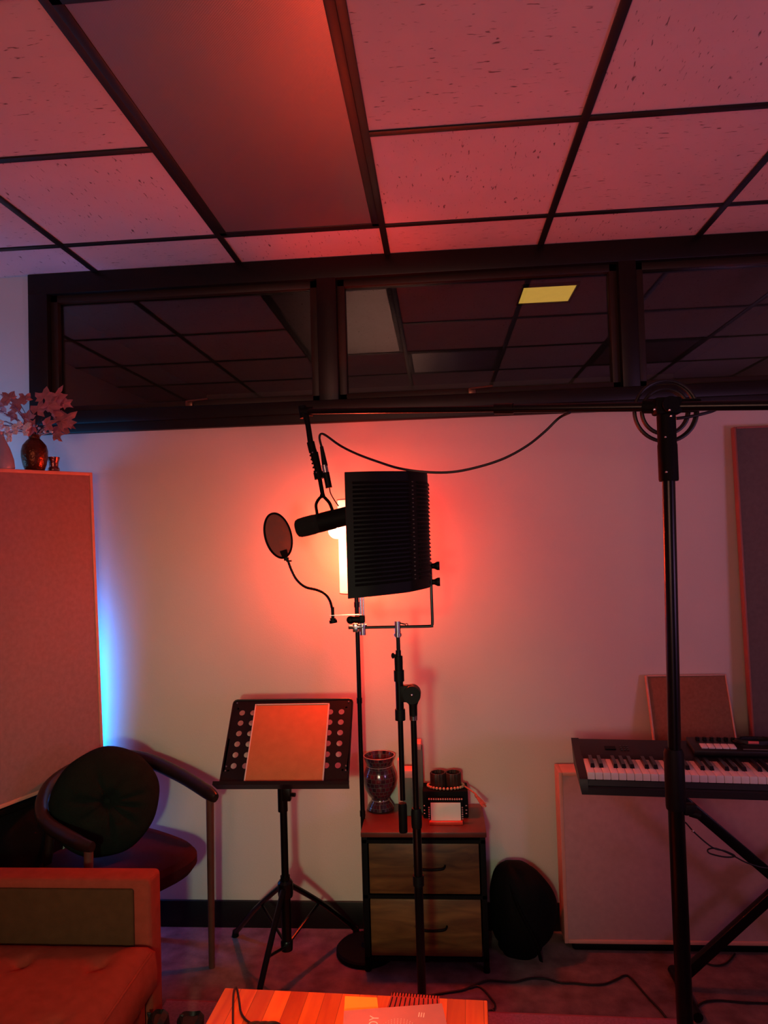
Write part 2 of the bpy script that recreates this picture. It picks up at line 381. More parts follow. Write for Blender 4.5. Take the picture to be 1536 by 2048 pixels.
def troffer(x0, x1, y0, y1, label):
    t = thing('ceiling_light', label, 'ceiling light', ((x0+x1)/2, (y0+y1)/2, ZC), 0)
    bm = B(); i = .010; wv = .026; z0, z1 = ZC-.008, ZC-.0005
    bb(bm, x0+i, x0+i+wv, y0+i, y1-i, z0, z1, .002); bb(bm, x1-i-wv, x1-i, y0+i, y1-i, z0, z1, .002)
    bb(bm, x0+i, x1-i, y0+i, y0+i+wv, z0, z1, .002); bb(bm, x0+i, x1-i, y1-i-wv, y1-i, z0, z1, .002)
    mk('frame', bm, capm, t)
    bm = B(); bb(bm, x0+i+wv-.003, x1-i-wv+.003, y0+i+wv-.003, y1-i-wv+.003, ZC-.005, ZC-.001); mk('diffuser', bm, diff_m, t)
troffer(XB-T, XB, Y2-2*T, Y2, 'long unlit ceiling light with prismatic panel catching the red glow')
troffer(XB, XB+T, Y2-3*T, Y2-2*T, 'square unlit ceiling light seen only as a reflection in the middle window')
troffer(XB+2*T, XB+3*T, Y2-3*T, Y2-2*T, 'square unlit ceiling light seen only as a reflection in the right window')

# ------------------------------------------------------------ framed acoustic panels
def framed(name, label, o, du, dv, W, H, th, fab, frm, fw=.012, cat='acoustic panel', lip=.004):
    """panel with corner o, unit axes du (right) and dv (up), thickness away from the viewer"""
    du = V(du).normalized(); dv = V(dv).normalized(); n = du.cross(dv).normalized()   # towards the viewer
    base = V(o)+du*W/2 - n*th/2
    t = thing(name, label, cat, base); R = Matrix((du, dv, n)).transposed()
    def bx(bm, u0, u1, v0, v1, d0, d1, bev=0):
        box(bm, V(o)+du*(u0+u1)/2+dv*(v0+v1)/2+n*(d0+d1)/2, (u1-u0, v1-v0, d1-d0), R, bev)
    bm = B(); bx(bm, 0, fw, 0, H, -th, 0, .002); bx(bm, W-fw, W, 0, H, -th, 0, .002)
    bx(bm, fw, W-fw, 0, fw, -th, 0, .002); bx(bm, fw, W-fw, H-fw, H, -th, 0, .002); mk('frame', bm, frm, t)
    bm = B(); bx(bm, fw-.001, W-fw+.001, fw-.001, H-fw+.001, -th+.002, -lip, .003); mk('fabric_face', bm, fab, t)
    return t, R, n
# tall leaning panel at the left
d1 = ray(1593, 1007).normalized(); mm = ray(183, 945).cross(ray(207, 1542)); d2 = d1.cross(mm).normalized()
if d2.z < 0: d2 = -d2
TR = at(185, 945, 2.79); PH = (at(207, 1542, 2.79)-TR).length*1.0
BR = TR-d2*PH; PW = .62
t, PR, PN = framed('acoustic_panel', 'large framed fabric panel glowing red at the far left behind the chair', BR-d1*PW, d1, d2, PW, PH, .10, fabric, mat('red_lit_frame', (214, 150, 130), .5, var=.05), .013)
def panel_pt(px, py, back=0):
    """the room point on the leaning panel's plane seen at a pixel"""
    d = ray(px, py); o = V((0, 0, CH)); k = (TR-o).dot(PN)/d.dot(PN); return o+d*k-PN*back
def top_pt(px, back):
    """a point on the panel's top face, set back from the front edge"""
    best = min((abs(((lambda q: q)(TR-d1*(PW*i/400))-V((0, 0, CH))).dot(IR)/((TR-d1*(PW*i/400))-V((0, 0, CH))).dot(F_)*FPX+768-px), i) for i in range(400))[1]
    return TR-d1*(PW*best/400)-PN*back
# black cabinet carrying the panel
dh = V((d1.x, d1.y, 0)).normalized(); nh = V((PN.x, PN.y, 0)).normalized(); Rh = Matrix((dh, V((0, 0, 1)).cross(dh), V((0, 0, 1)))).transposed()
zb = (BR-d1*PW).z-.004
c0 = BR-dh*.52-nh*.13; cw, cdp = .68, .24
t = thing('low_cabinet', 'black low cabinet in the dark corner under the large left panel', 'cabinet', (c0.x, c0.y, 0), math.atan2(dh.y, dh.x))
bm = B(); bb(bm, -cw/2, cw/2, -cdp/2, cdp/2, .04, zb, .004); bb(bm, -cw/2+.02, cw/2-.02, -cdp/2+.02, cdp/2-.02, 0, .05); mk('body', bm, blackm, t, True)
for sx in (-1, 1):
    bm = B(); cx = sx*cw/4; bb(bm, cx-cw/4+.006, cx+cw/4-.006, -cdp/2-.012, -cdp/2, .06, zb-.02, .003); d = mk('door', bm, blackm, t, True)
    bm = B(); rod(bm, (sx*.02, -cdp/2-.03, .3), (sx*.02, -cdp/2-.03, .42), .004, 8); rod(bm, (sx*.02, -cdp/2-.01, .31), (sx*.02, -cdp/2-.03, .31), .003, 8); rod(bm, (sx*.02, -cdp/2-.01, .41), (sx*.02, -cdp/2-.03, .41), .003, 8)
    mk('handle', bm, black, d, True)

# things on the panel's top
vp = top_pt(86, .05); S = vp.y/FPX
t = thing('vase', 'hammered bronze vase with pink leaves on top of the large left panel', 'vase', vp)
prof = [(0, 0), (17, 0), (19, 2), (23, 14), (26, 30), (26, 42), (23, 54), (16, 63), (11, 68), (11, 72), (14, 76), (12, 76), (9, 71), (8, 66), (0, 64)]
bm = B(); lathe(bm, [(a*S, h*S) for a, h in prof], vp, seg=40, cap=False); mk('body', bm, vasem, t)
def maple(bm, c, s, nrm, up):
    """a five lobed leaf, folded along its veins"""
    n = V(nrm).normalized(); u = (V(up)-n*V(up).dot(n)).normalized(); r = u.cross(n)
    out = []
    for a, L in ((-150, .35), (-118, .72), (-100, .52), (-76, .72), (-60, 1.0), (-46, .74), (-28, .62), (-14, .86), (0, 1.15), (14, .86), (28, .62), (46, .74), (60, 1.0), (76, .72), (100, .52), (118, .72), (150, .35)):
        a = math.radians(a+random.uniform(-4, 4)); L *= s*random.uniform(.9, 1.08)
        out.append(V(c)+u*math.cos(a)*L+r*math.sin(a)*L+n*(random.uniform(-.12, .12)*s-.22*L*L/s))
    cv = bm.verts.new(V(c)); vs = [bm.verts.new(p) for p in out]
    fs = []
    for i in range(len(vs)-1): fs.append(bm.faces.new((cv, vs[i], vs[i+1])))
    r_ = bmesh.ops.solidify(bm, geom=fs, thickness=.0012)
neck = vp+V((0, 0, 76*S))
def vpx(x, y, dy=0): return at(x, y, vp.y+dy)
for i, (x, y, s) in enumerate(((108, 800, 26), (88, 796, 22), (122, 842, 26), (74, 822, 24), (60, 838, 18), (104, 822, 22), (128, 806, 16), (40, 808, 20), (20, 796, 18), (92, 850, 18), (112, 868, 14), (52, 800, 16), (136, 846, 14), (96, 812, 24), (116, 852, 22), (64, 852, 20), (8, 812, 18), (30, 826, 18))):
    p = vpx(x, y, random.uniform(-.05, .05)); bm = B()
    maple(bm, p, s*S*1.22, (random.uniform(-.5, .5), -1, random.uniform(-.4, .5)), (x-86+random.uniform(-14, 14), 0, (850-y)*.8+random.uniform(-14, 14)))
    lf = mk('leaf', bm, leafm, t, flatshade=True)
bm = B()
for x, y in ((108, 800), (122, 842), (74, 822), (88, 796), (112, 868), (40, 808), (92, 850)):
    tube(bm, cr([vp+V((0, 0, 40*S)), neck, (neck+vpx(x, y))/2+V((0, 0, .01)), vpx(x, y)], 4), .0012, 5)
mk('stem', bm, stemm, t)
# sprays of dried grass leaning to the left
for x, y in ((2, 788), (-14, 815), (14, 830), (-6, 850), (28, 812), (4, 868), (-30, 835)):
    bm = B(); e = vpx(x, y, -.04); path = cr([neck-V((0, 0, .03)), neck, (neck*.5+e*.5)+V((0, 0, .012)), e], 7); tube(bm, path, .001, 5)
    for k in range(9, len(path)-1):
        for j in range(3):
            dirv = (path[k+1]-path[k-1]).normalized(); sd = V((random.uniform(-1, 1), random.uniform(-1, 1), random.uniform(-1, 1)))
            a = path[k]; bq = a+dirv*.016+sd*.007; rod(bm, a, bq, .0012, 5, .0003)
    mk('grass_spray', bm, leafd, t)
bm = B()
for k in range(16):
    c = vpx(75+random.uniform(-14, 30), 856+random.uniform(-6, 8), random.uniform(-.02, .03)); sph(bm, c, .006, (1, .7, .8), 8)
    rod(bm, neck-V((0, 0, .01)), c, .0007, 4)
mk('white_blossom', bm, leafw, t)
# small mercury glass cup
cp = top_pt(124, .05); S2 = cp.y/FPX
t = thing('candle_cup', 'small shiny reddish glass cup beside the bronze vase', 'cup', cp)
bm = B(); lathe(bm, [(a*S2, h*S2) for a, h in ((0, 0), (10, 0), (11.5, 2), (11.5, 7), (9, 11), (9.5, 20), (12, 28), (12.5, 31), (11, 31), (8.5, 20), (8, 9), (0, 7))], cp, seg=28, cap=False); mk('body', bm, cupm, t)
bm = B(); tube(bm, [cp+V((11.6*S2*math.cos(a*PI/12), 11.6*S2*math.sin(a*PI/12), 4.5*S2)) for a in range(24)], .0011, 6, True); mk('rim_band', bm, chrome, t)
# pale vase at the picture's left edge
wp = top_pt(16, .05); S3 = wp.y/FPX
t = thing('vase', 'pale white bottle vase at the far left edge with white blossoms', 'vase', wp)
bm = B(); lathe(bm, [(a*S3, h*S3) for a, h in ((0, 0), (27, 0), (29, 4), (27, 22), (20, 45), (12, 62), (8, 74), (10, 80), (8, 80), (6, 73), (0, 60))], wp, seg=36, cap=False); mk('body', bm, wvase, t)
for k in range(15):
    c = at(22+random.uniform(-26, 42), 868+random.uniform(-26, 14), wp.y+random.uniform(-.03, .06)); bm = B()
    for j in range(5):
        a = j*2*PI/5+k; sph(bm, c+V((math.cos(a)*.007, random.uniform(-.003, .003), math.sin(a)*.007)), .0055, (1, .5, 1), 8)
    rod(bm, wp+V((0, 0, 76*S3)), c, .0007, 4); mk('blossom', bm, leafw, t)

# ------------------------------------------------------------ right side panels
LY0 = 2.735
lx0 = at(1117, 1545, LY0).x; lz = at(1117, 1545, LY0).z
framed('acoustic_panel', 'wide pale panel standing low along the wall behind the keyboard stand', (lx0, LY0, .032), (1, 0, 0), (0, 0, 1), 1.75, lz-.032, .10, palefab, mat('salmon_lit_frame', (210, 150, 132), .5, var=.05), .014)
t0 = [o for o in bpy.data.objects if o.get('label', '').startswith('wide pale')][0]
bm = B(); bb(bm, lx0+.03, lx0+1.72, LY0+.01, LY0+.09, 0, .034, .012, 3); mk('foot_rail', bm, blackm, t0)
a = at(1325, 1520, 2.60); topz = at(1305, 1350, 2.80)
bl = V((at(1330, 1558, 2.66).x, 2.747, lz+.003)); tl = at(1305, 1350, 2.855)
dv = V((0, tl.y-bl.y, tl.z-bl.z)); sw = at(1467, 1348, 2.855).x-tl.x
framed('acoustic_panel', 'small tan square panel leaning on the wall above the keyboard', (bl.x, bl.y, bl.z), (1, 0, 0), dv, sw, dv.length, .022, tanfab, frwood, .006)
gx = at(1467, 855, 2.84); 
framed('acoustic_panel', 'tall dark grey panel standing against the wall at the right edge', (gx.x, 2.79, lz+.003), (1, 0, 0), (0, .035, 1), .62, gx.z-lz, .035, grayfab, mat('rust_frame', (150, 90, 78), .5, var=.05), .008)

# ------------------------------------------------------------ armchair
cf = V((.85, -.53, 0)).normalized(); cs = V((-cf.y, cf.x, 0))          # facing, and its left-hand side (towards the wall)
FRl = V((-.873, 2.60, 0)); FLl = V((-1.125, 2.19, 0)); cc = (FRl+FLl)/2-cf*.20
t = thing('armchair', 'dark wooden armchair with a curved rail and deep red seat in the corner', 'chair', (cc.x, cc.y, 0))
sdir = (FRl-FLl).normalized()
bm = B(); N = 40
ring = []
for lv, (zz, k) in enumerate(((.375, .80), (.385, .93), (.41, 1.0), (.435, 1.0), (.452, .94), (.460, .80), (.463, .5), (.464, .02))):
    rr = []
    for i in range(N):
        a = 2*PI*i/N; ca, sa = math.cos(a), math.sin(a)
        e = .62; x = math.copysign(abs(ca)**e, ca)*.245*k; y = math.copysign(abs(sa)**e, sa)*.225*k
        p = cc+cf*(x+.012)+sdir*y; rr.append(bm.verts.new((p.x, p.y, zz)))
    ring.append(rr)
for i in range(len(ring)-1):
    for k in range(N): bm.faces.new((ring[i][k], ring[i][(k+1) % N], ring[i+1][(k+1) % N], ring[i+1][k]))
bm.faces.new(ring[0][::-1]); bm.faces.new(ring[-1])
mk('seat', bm, seatm, t)
rail = cr([(-.835, 2.580, .618), (-.875, 2.605, .632), (-1.02, 2.69, .672), (-1.19, 2.745, .712), (-1.33, 2.68, .722), (-1.405, 2.50, .695), (-1.335, 2.32, .648), (-1.17, 2.215, .618), (-1.10, 2.185, .612)], 7)
bm = B(); tube(bm, rail, [.017, .026, .027, .028, .030, .030, .029, .027, .024, .016], 14, flat=.8); mk('arm_rail', bm, chwood, t)
for top, foot in (((-.862, 2.598, .62), (-.873, 2.61, 0)), ((-1.12, 2.20, .60), (-1.125, 2.19, 0))):
    bm = B(); rod(bm, foot, top, .011, 14, .0145); mk('leg', bm, legwood, t)
for top, foot in (((-1.20, 2.735, .69), (-1.215, 2.80, 0)), ((-1.355, 2.42, .67), (-1.43, 2.42, 0))):
    bm = B(); rod(bm, foot, top, .012, 14, .016); mk('leg', bm, chwood, t)
bm = B()
for k in range(3):
    p = V(rail[22+k*4]); q = cc-cf*.2+sdir*(.1-.1*k)
    rod(bm, (q.x, q.y, .40), (p.x, p.y, p.z), .009, 10)
mk('back_spindle', bm, chwood, t)
bm = B()
fr_c = [cc+cf*a_*.14+sdir*b_*.13+V((0, 0, .37)) for a_, b_ in ((1, 1), (1, -1), (-1, -1), (-1, 1))]
for i in range(4): rod(bm, fr_c[i], fr_c[(i+1) % 4], .012, 10)
mk('seat_frame', bm, chwood, t)
# round tufted cushion
pc = at(212, 1602, 2.44); pr = 106*2.44/FPX; pn = V((.52, -.80, .22)).normalized()
t = thing('cushion', 'round dark green tufted cushion propped in the wooden armchair', 'cushion', (pc.x, pc.y, pc.z-pr))
pu = V((0, 0, 1)); pu = (pu-pn*pu.dot(pn)).normalized(); px_ = pu.cross(pn)
bm = B(); NR, NA = 18, 72; front = {}
def pil(a, q, side):
    # q 0..1 radius; dimpled centre and radial gathers
    rr = pr*(1+.010*math.sin(5*a+.6)+.006*math.sin(9*a))
    h = .062*(1-q**3.2)**.6
    h *= 1-.72*math.exp(-(q/.16)**2)
    g = sum(math.exp(-((math.atan2(math.sin(a-b0), math.cos(a-b0)))/w0)**2)*s0 for b0, w0, s0 in ((.05, .10, 1), (-.35, .12, .9), (-.8, .1, .7), (1.9, .1, .5), (2.9, .14, 1), (3.6, .12, .6), (-1.5, .1, .7), (.9, .12, .5)))
    h *= 1-.24*g*math.exp(-((q-.42)/.33)**2)
    return pc+(px_*math.cos(a)+pu*math.sin(a))*rr*q+pn*side*h
for side in (1, -1):
    rows = []
    for j in range(1, NR+1):
        q = (j/NR)
        if j == NR and side == -1: rows.append(front['edge']); continue
        rr = [bm.verts.new(pil(2*PI*i/NA, q, side)) for i in range(NA)]
        if j == NR: front['edge'] = rr
        rows.append(rr)
    cv = bm.verts.new(pil(0, 0, side))
    for i in range(NA): bm.faces.new((cv, rows[0][i], rows[0][(i+1) % NA]))
    for j in range(NR-1):
        for i in range(NA): bm.faces.new((rows[j][i], rows[j+1][i], rows[j+1][(i+1) % NA], rows[j][(i+1) % NA]))
mk('cover', bm, pillowm, t, ang=180)
bm = B(); sph(bm, pc+pn*.022, .014, (1, .6, 1), 12); mk('button', bm, pillowm, t)

# ------------------------------------------------------------ sofa
t = thing('sofa', 'rust coloured tufted sofa with a thin box arm at the left edge', 'sofa', (-1.2, 1.35, 0))
XS = -.842; SY = 2.0
bm = B(); bb(bm, -1.60, XS, SY, SY+.083, .05, .600, .014, 4); arm = mk('arm', bm, sofam, t)
bm = B(); bb(bm, -1.46, XS-.045, SY-.012, SY+.002, .10, .578, .008, 3); mk('arm_inner_panel', bm, sofad, arm)
bm = B(); bb(bm, -1.60, XS, .45, .533, .05, .600, .014, 4); mk('arm', bm, sofam, t)
bm = B(); bb(bm, -1.60, -1.46, .535, SY-.002, .10, .80, .03, 4); mk('backrest', bm, sofam, t)
bm = B(); bb(bm, -1.60, XS-.012, .535, SY-.014, .08, .30, .008, 3); mk('base', bm, sofam, t)
# tufted seat cushions
def seat_cush(y0, y1):
    bm = B(); x0, x1 = -1.455, XS+.018; nx, ny = 44, 52; z0, z1 = .30, .447
    tufts = [(x0+(x1-x0)*(i+.5)/3, y0+(y1-y0)*(j+.5)/3) for i in range(3) for j in range(3)]
    def ht(x, y):
        e = min(x-x0, x1-x, y-y0, y1-y); h = z1-.035*math.exp(-max(e, 0)/.018)
        for a_, b_ in tufts:
            d = math.hypot(x-a_, y-b_); h -= .020*math.exp(-(d/.022)**2)
            h -= .006*math.exp(-((x-a_-.4*(y-b_))/.010)**2)*math.exp(-((y-b_)/.07)**2)
        return h
    g = [[bm.verts.new((x0+(x1-x0)*i/nx, y0+(y1-y0)*j/ny, ht(x0+(x1-x0)*i/nx, y0+(y1-y0)*j/ny))) for j in range(ny+1)] for i in range(nx+1)]
    for i in range(nx):
        for j in range(ny): bm.faces.new((g[i][j], g[i+1][j], g[i+1][j+1], g[i][j+1]))
    bd = [g[i][0] for i in range(nx+1)]+[g[nx][j] for j in range(1, ny+1)]+[g[i][ny] for i in range(nx-1, -1, -1)]+[g[0][j] for j in range(ny-1, 0, -1)]
    prev = bd; cxm, cym = (x0+x1)/2, (y0+y1)/2
    for zz, o_ in ((.36, .006), (.32, .003), (z0, -.012)):
        cur = []
        for v in bd:
            dx = 1 if abs(v.co.x-x1) < 1e-4 else (-1 if abs(v.co.x-x0) < 1e-4 else 0); dy = 1 if abs(v.co.y-y1) < 1e-4 else (-1 if abs(v.co.y-y0) < 1e-4 else 0)
            cur.append(bm.verts.new((v.co.x+dx*o_, v.co.y+dy*min(o_, 0), zz)))
        for k in range(len(bd)): bm.faces.new((prev[k], prev[(k+1) % len(bd)], cur[(k+1) % len(bd)], cur[k]))
        prev = cur
    bm.faces.new(prev)
    c = mk('seat_cushion', bm, sofam, t, ang=50)
    bm = B(); xe = x1-.004
    tube(bm, [(xe, y0+.02, z1-.03), (xe, (y0+y1)/2, z1-.03), (xe, y1-.02, z1-.03)], .004, 8); mk('piping', bm, sofam, c)
    for k, (a_, b_) in enumerate(tufts):
        bm = B(); sph(bm, (a_, b_, ht(a_, b_)+.002), .009, (1, 1, .5), 10); mk('button', bm, sofam, c)
seat_cush(1.27, SY-.015); seat_cush(.54, 1.262)
for x in (-1.5, XS-.07):
    for y in (.55, 1.95):
        bm = B(); rod(bm, (x, y, 0), (x, y, .09), .014, 10, .02); mk('leg', bm, chwood, t)

# ------------------------------------------------------------ music stand and its panel
b0, b1 = az(437, 1567, at(437, 1567, 2.40).z), None
zb_ = at(567, 1568, 2.40).z
BL = at(440, 1576, 2.40); BRr = at(697, 1578, 2.40); TLm = at(466, 1400, 2.60); TRm = at(704, 1398, 2.60)
zl = (BL.z+BRr.z)/2; zt = (TLm.z+TRm.z)/2
xL = (BL.x+TLm.x)/2; xR = (BRr.x+TRm.x)/2; TW = xR-xL
du = V((1, 0, 0)); dvv = V((0, .20, zt-zl)); TL_ = dvv.length; dvv.normalize(); dn = du.cross(dvv)   # dn towards the viewer
Rm = Matrix((du, dvv, dn)).transposed(); O = V((xL, 2.40, zl))
sx_ = at(569, 1700, 2.47).x
t = thing('music_stand', 'black perforated music stand holding an orange square panel', 'music stand', (sx_, 2.47, 0))
bm = B(); th = .0018
def tp(u, v, d=0): return O+du*u+dvv*v+dn*d
pitch = .040; ncol = 10; u00 = (TW-pitch*ncol)/2; v00 = .058; nrow = 6; rowp = (TL_-.03-v00)/nrow
K = 16
def face(pts):
    a = [bm.verts.new(tp(u, v, 0)) for u, v in pts]; c = [bm.verts.new(tp(u, v, -th)) for u, v in pts]
    bm.faces.new(a); bm.faces.new(c[::-1])
for i in range(ncol):
    for j in range(nrow):
        ua, ub = u00+i*pitch, u00+(i+1)*pitch; va, vb = v00+j*rowp, v00+(j+1)*rowp; uc, vc = (ua+ub)/2, (va+vb)/2; r = .0103
        sq = []; ci = []
        for k in range(K):
            a = PI/4+2*PI*k/K; c, s = math.cos(a), math.sin(a); m_ = max(abs(c), abs(s))
            sq.append((uc+c/m_*pitch/2, vc+s/m_*rowp/2)); ci.append((uc+c*r, vc+s*r))
        A = [bm.verts.new(tp(*p)) for p in sq]; Cc = [bm.verts.new(tp(*p)) for p in ci]; D = [bm.verts.new(tp(*p, -th)) for p in ci]; E_ = [bm.verts.new(tp(*p, -th)) for p in sq]
        for k in range(K):
            k2 = (k+1) % K; bm.faces.new((A[k], A[k2], Cc[k2], Cc[k])); bm.faces.new((Cc[k], Cc[k2], D[k2], D[k])); bm.faces.new((D[k], D[k2], E_[k2], E_[k]))
ue, ve = u00+ncol*pitch, v00+nrow*rowp; cr_ = .014
face([(0, v00), (u00, v00), (u00, ve), (0, ve)]); face([(ue, v00), (TW, v00), (TW, ve), (ue, ve)])
face([(0, 0), (TW, 0), (TW, v00), (0, v00)])
topc = [(0, ve), (TW, ve)]+[(TW-cr_+cr_*math.cos(a), TL_-cr_+cr_*math.sin(a)) for a in (0, PI/6, PI/3, PI/2)]+[(cr_-cr_*math.sin(a), TL_-cr_+cr_*math.cos(a)) for a in (0, PI/6, PI/3, PI/2)]
face(topc)
bmesh.ops.remove_doubles(bm, verts=bm.verts, dist=1e-5)
rimp = [tp(0, 0)]+[tp(*p) for p in topc[6:][::-1]]+[tp(*p) for p in topc[2:6][::-1]]+[tp(TW, 0)]
tube(bm, rimp, .003, 8)
prism(bm, [tp(-.006, -.002), tp(TW+.006, -.002), tp(TW+.010, -.004, .045), tp(-.010, -.004, .045)], tuple(dvv*.003))
prism(bm, [tp(-.010, -.004, .045), tp(TW+.010, -.004, .045), tp(TW+.010, -.004, .047), tp(-.010, -.004, .047)], tuple(dvv*.012))
desk = mk('desk', bm, mat('stand_black_lacquer', (14, 8, 8), .35, var=.1), t)
for u, v in ((.014, TL_-.012), (TW-.014, TL_-.012), (.013, .075), (.012, .060), (TW-.010, .075), (TW-.010, .060)):
    bm = B(); lathe(bm, [(0, 0), (.0032, 0), (.0028, .0015), (0, .002)], tp(u, v, .0005), dn, 12, cap=False); mk('rivet', bm, chrome, desk)
hub = V((sx_, 2.47, at(565, 1775, 2.47).z)); zc_ = at(570, 1888, 2.47).z
zneck = at(567, 1575, 2.44).z
bm = B(); rod(bm, (sx_, 2.47, hub.z+.02), (sx_, 2.47, zneck-.06), .0125, 18); mk('upper_tube', bm, black, t)
bm = B(); rod(bm, (sx_, 2.47, zc_-.01), (sx_, 2.47, hub.z+.04), .0165, 18); mk('lower_tube', bm, black, t)
bm = B(); rod(bm, (sx_-.002, 2.47, zneck-.09), (sx_-.002, 2.47, zneck+.01), .017, 16); box(bm, (sx_+.016, 2.46, zneck-.025), (.030, .03, .05), bev=.004)
rod(bm, (sx_+.02, 2.46, zneck-.03), (sx_+.045, 2.455, zneck-.03), .007, 10); rod(bm, (sx_, 2.47, zneck), tp(TW/2, .09, -.006), .012, 12)
mk('tilt_clamp', bm, black, t)
bm = B(); lathe(bm, [(0, -.03), (.024, -.03), (.026, -.02), (.026, .018), (.02, .026), (0, .026)], hub, seg=20, cap=False); mk('leg_collar', bm, black, t)
bm = B(); lathe(bm, [(0, -.018), (.02, -.018), (.021, .008), (.018, .014), (0, .014)], (sx_, 2.47, zc_), seg=20, cap=False); mk('lower_collar', bm, black, t)
for fx, fy, fz in ((-.612, 2.06, .0218), (-.845, 2.815, .012), (-.372, 2.845, .012)):
    foot = V((fx, fy, fz)); d = V((fx-sx_, fy-2.47, 0)).normalized(); kn = hub+d*.024; bm = B()
    tube(bm, cr([kn, kn.lerp(foot, .5)+V((0, 0, .012)), foot], 5), .0095, 10); l = mk('leg', bm, black, t)
    bm = B(); mid = kn.lerp(foot, .42)+V((0, 0, .012)); rod(bm, V((sx_, 2.47, zc_))+d*.018, mid, .005, 8); mk('strut', bm, black, l)
    bm = B(); rod(bm, foot-V((0, 0, .012)), foot+V((0, 0, .012))-d*.005, .014, 12, .0115); mk('rubber_foot', bm, rubber, l)
# square panel on the desk
q0 = tp(0, 0); usz = at(648, 1566, 2.39).x-at(485, 1566, 2.39).x
pu0 = at(486, 1566, 2.39).x-xL
framed('acoustic_panel', 'small orange square panel propped on the black music stand', tp(pu0, .004, .019), (1, 0, 0), dvv, usz-.005, TL_-.028, .014, orfab, mat('pink_white_edge', (226, 190, 182), .6, var=.04), .0045, lip=.002)

# ------------------------------------------------------------ floor lamp
t = thing('floor_lamp', 'tall black pole floor lamp glowing orange behind the microphone', 'floor lamp', (LX, LY, 0))
bm = B(); lathe(bm, [(0, 0), (.108, 0), (.112, .004), (.112, .016), (.106, .022), (.02, .026), (.014, .04), (0, .04)], (LX, LY, 0), seg=48, cap=False); mk('base', bm, blackm, t)
bm = B(); rod(bm, (LX, LY, .03), (LX, LY, at(690, 1184, LY).z), .0085, 16)
for z in (.5, .92, 1.28): rod(bm, (LX, LY, z), (LX, LY, z+.02), .0105, 16)
mk('pole', bm, black, t)
shm = bpy.data.materials.new('frosted_lamp_shade'); shm.use_nodes = True; nt = shm.node_tree; nt.nodes.remove(nt.nodes['Principled BSDF'])
tl_ = nt.nodes.new('ShaderNodeBsdfTranslucent'); df = nt.nodes.new('ShaderNodeBsdfDiffuse'); ms = nt.nodes.new('ShaderNodeMixShader'); ms.inputs[0].default_value = .35
tp_ = nt.nodes.new('ShaderNodeBsdfTransparent'); ms2 = nt.nodes.new('ShaderNodeMixShader'); ms2.inputs[0].default_value = .55
nz = nt.nodes.new('ShaderNodeTexNoise'); nz.inputs['Scale'].default_value = 40; rp = nt.nodes.new('ShaderNodeValToRGB')
rp.color_ramp.elements[0].color = (.86, .84, .82, 1); rp.color_ramp.elements[1].color = (.95, .93, .9, 1)
nt.links.new(nz.outputs['Fac'], rp.inputs['Fac']); nt.links.new(rp.outputs[0], tl_.inputs[0]); nt.links.new(rp.outputs[0], df.inputs[0])
nt.links.new(tl_.outputs[0], ms.inputs[1]); nt.links.new(df.outputs[0], ms.inputs[2])
em = nt.nodes.new('ShaderNodeEmission'); em.inputs[0].default_value = (1, .34, .2, 1); em.inputs[1].default_value = 3.0
ad = nt.nodes.new('ShaderNodeAddShader'); nt.links.new(ms.outputs[0], ad.inputs[0]); nt.links.new(em.outputs[0], ad.inputs[1])
nt.links.new(tp_.outputs[0], ms2.inputs[1]); nt.links.new(ad.outputs[0], ms2.inputs[2])
nt.links.new(ms2.outputs[0], nt.nodes['Material Output'].inputs[0])
sz0 = at(690, 1186, LY).z; sz1 = at(690, 1000, LY).z; sr = .062
bm = B(); lathe(bm, [(sr, sz0), (sr, sz1)], (LX, LY, 0), seg=40, cap=False); mk('lamp_shade', bm, shm, t)
rimm = mat('rim_wire', (160, 80, 60), .4)
bm = B(); z = sz0; tube(bm, [(LX+sr*math.cos(a*PI/18), LY+sr*math.sin(a*PI/18), z) for a in range(36)], .002, 6, True); mk('lower_rim', bm, rimm, t)
bm = B()
for z in (sz1,): tube(bm, [(LX+sr*math.cos(a*PI/18), LY+sr*math.sin(a*PI/18), z) for a in range(36)], .002, 6, True)
for k in range(3):
    a = k*2*PI/3+.4; rod(bm, (LX, LY, sz1-.004), (LX+sr*math.cos(a), LY+sr*math.sin(a), sz1-.004), .0015, 6)
mk('upper_rim', bm, rimm, t)
gp = at(674, 1060, LY-.01)
bulbm = mat('glowing_bulb', (255, 200, 150), .3, emit=(1, .36, .2), es=9)
bm = B(); sph(bm, gp, .034, seg=24); rod(bm, gp+V((.028, 0, 0)), (LX-sr, LY, gp.z), .008, 10); mk('bulb', bm, bulbm, t)

# ------------------------------------------------------------ drawer cabinet
CX0, CX1, CY0, CY1 = -.312, .128, 2.60, 2.862; CZ = .492
t = thing('drawer_cabinet', 'small two drawer cabinet with black frame and rustic wood fronts', 'cabinet', ((CX0+CX1)/2, (CY0+CY1)/2, 0))
bm = B(); bb(bm, CX0-.002, CX1+.004, CY0-.008, CY1, CZ-.018, CZ, .002); mk('top', bm, topw, t)
bm = B(); fwd = .02
for x in (CX0, CX1-fwd):
    for y in (CY0, CY1-fwd): bb(bm, x, x+fwd, y, y+fwd, 0 if y < 0 else .01, CZ-.018, .002)
for z in (.262, .045, CZ-.036):
    bb(bm, CX0, CX1, CY0, CY0+.016, z-.006, z+.006); bb(bm, CX0, CX1, CY1-.016, CY1, z-.006, z+.006)
    bb(bm, CX0, CX0+.016, CY0, CY1, z-.006, z+.006); bb(bm, CX1-.016, CX1, CY0, CY1, z-.006, z+.006)
bb(bm, CX0+.004, CX0+.008, CY0+.01, CY1-.01, .05, CZ-.02); bb(bm, CX1-.008, CX1-.004, CY0+.01, CY1-.01, .05, CZ-.02)
bb(bm, CX0, CX1, CY1-.006, CY1-.002, .05, CZ-.02)
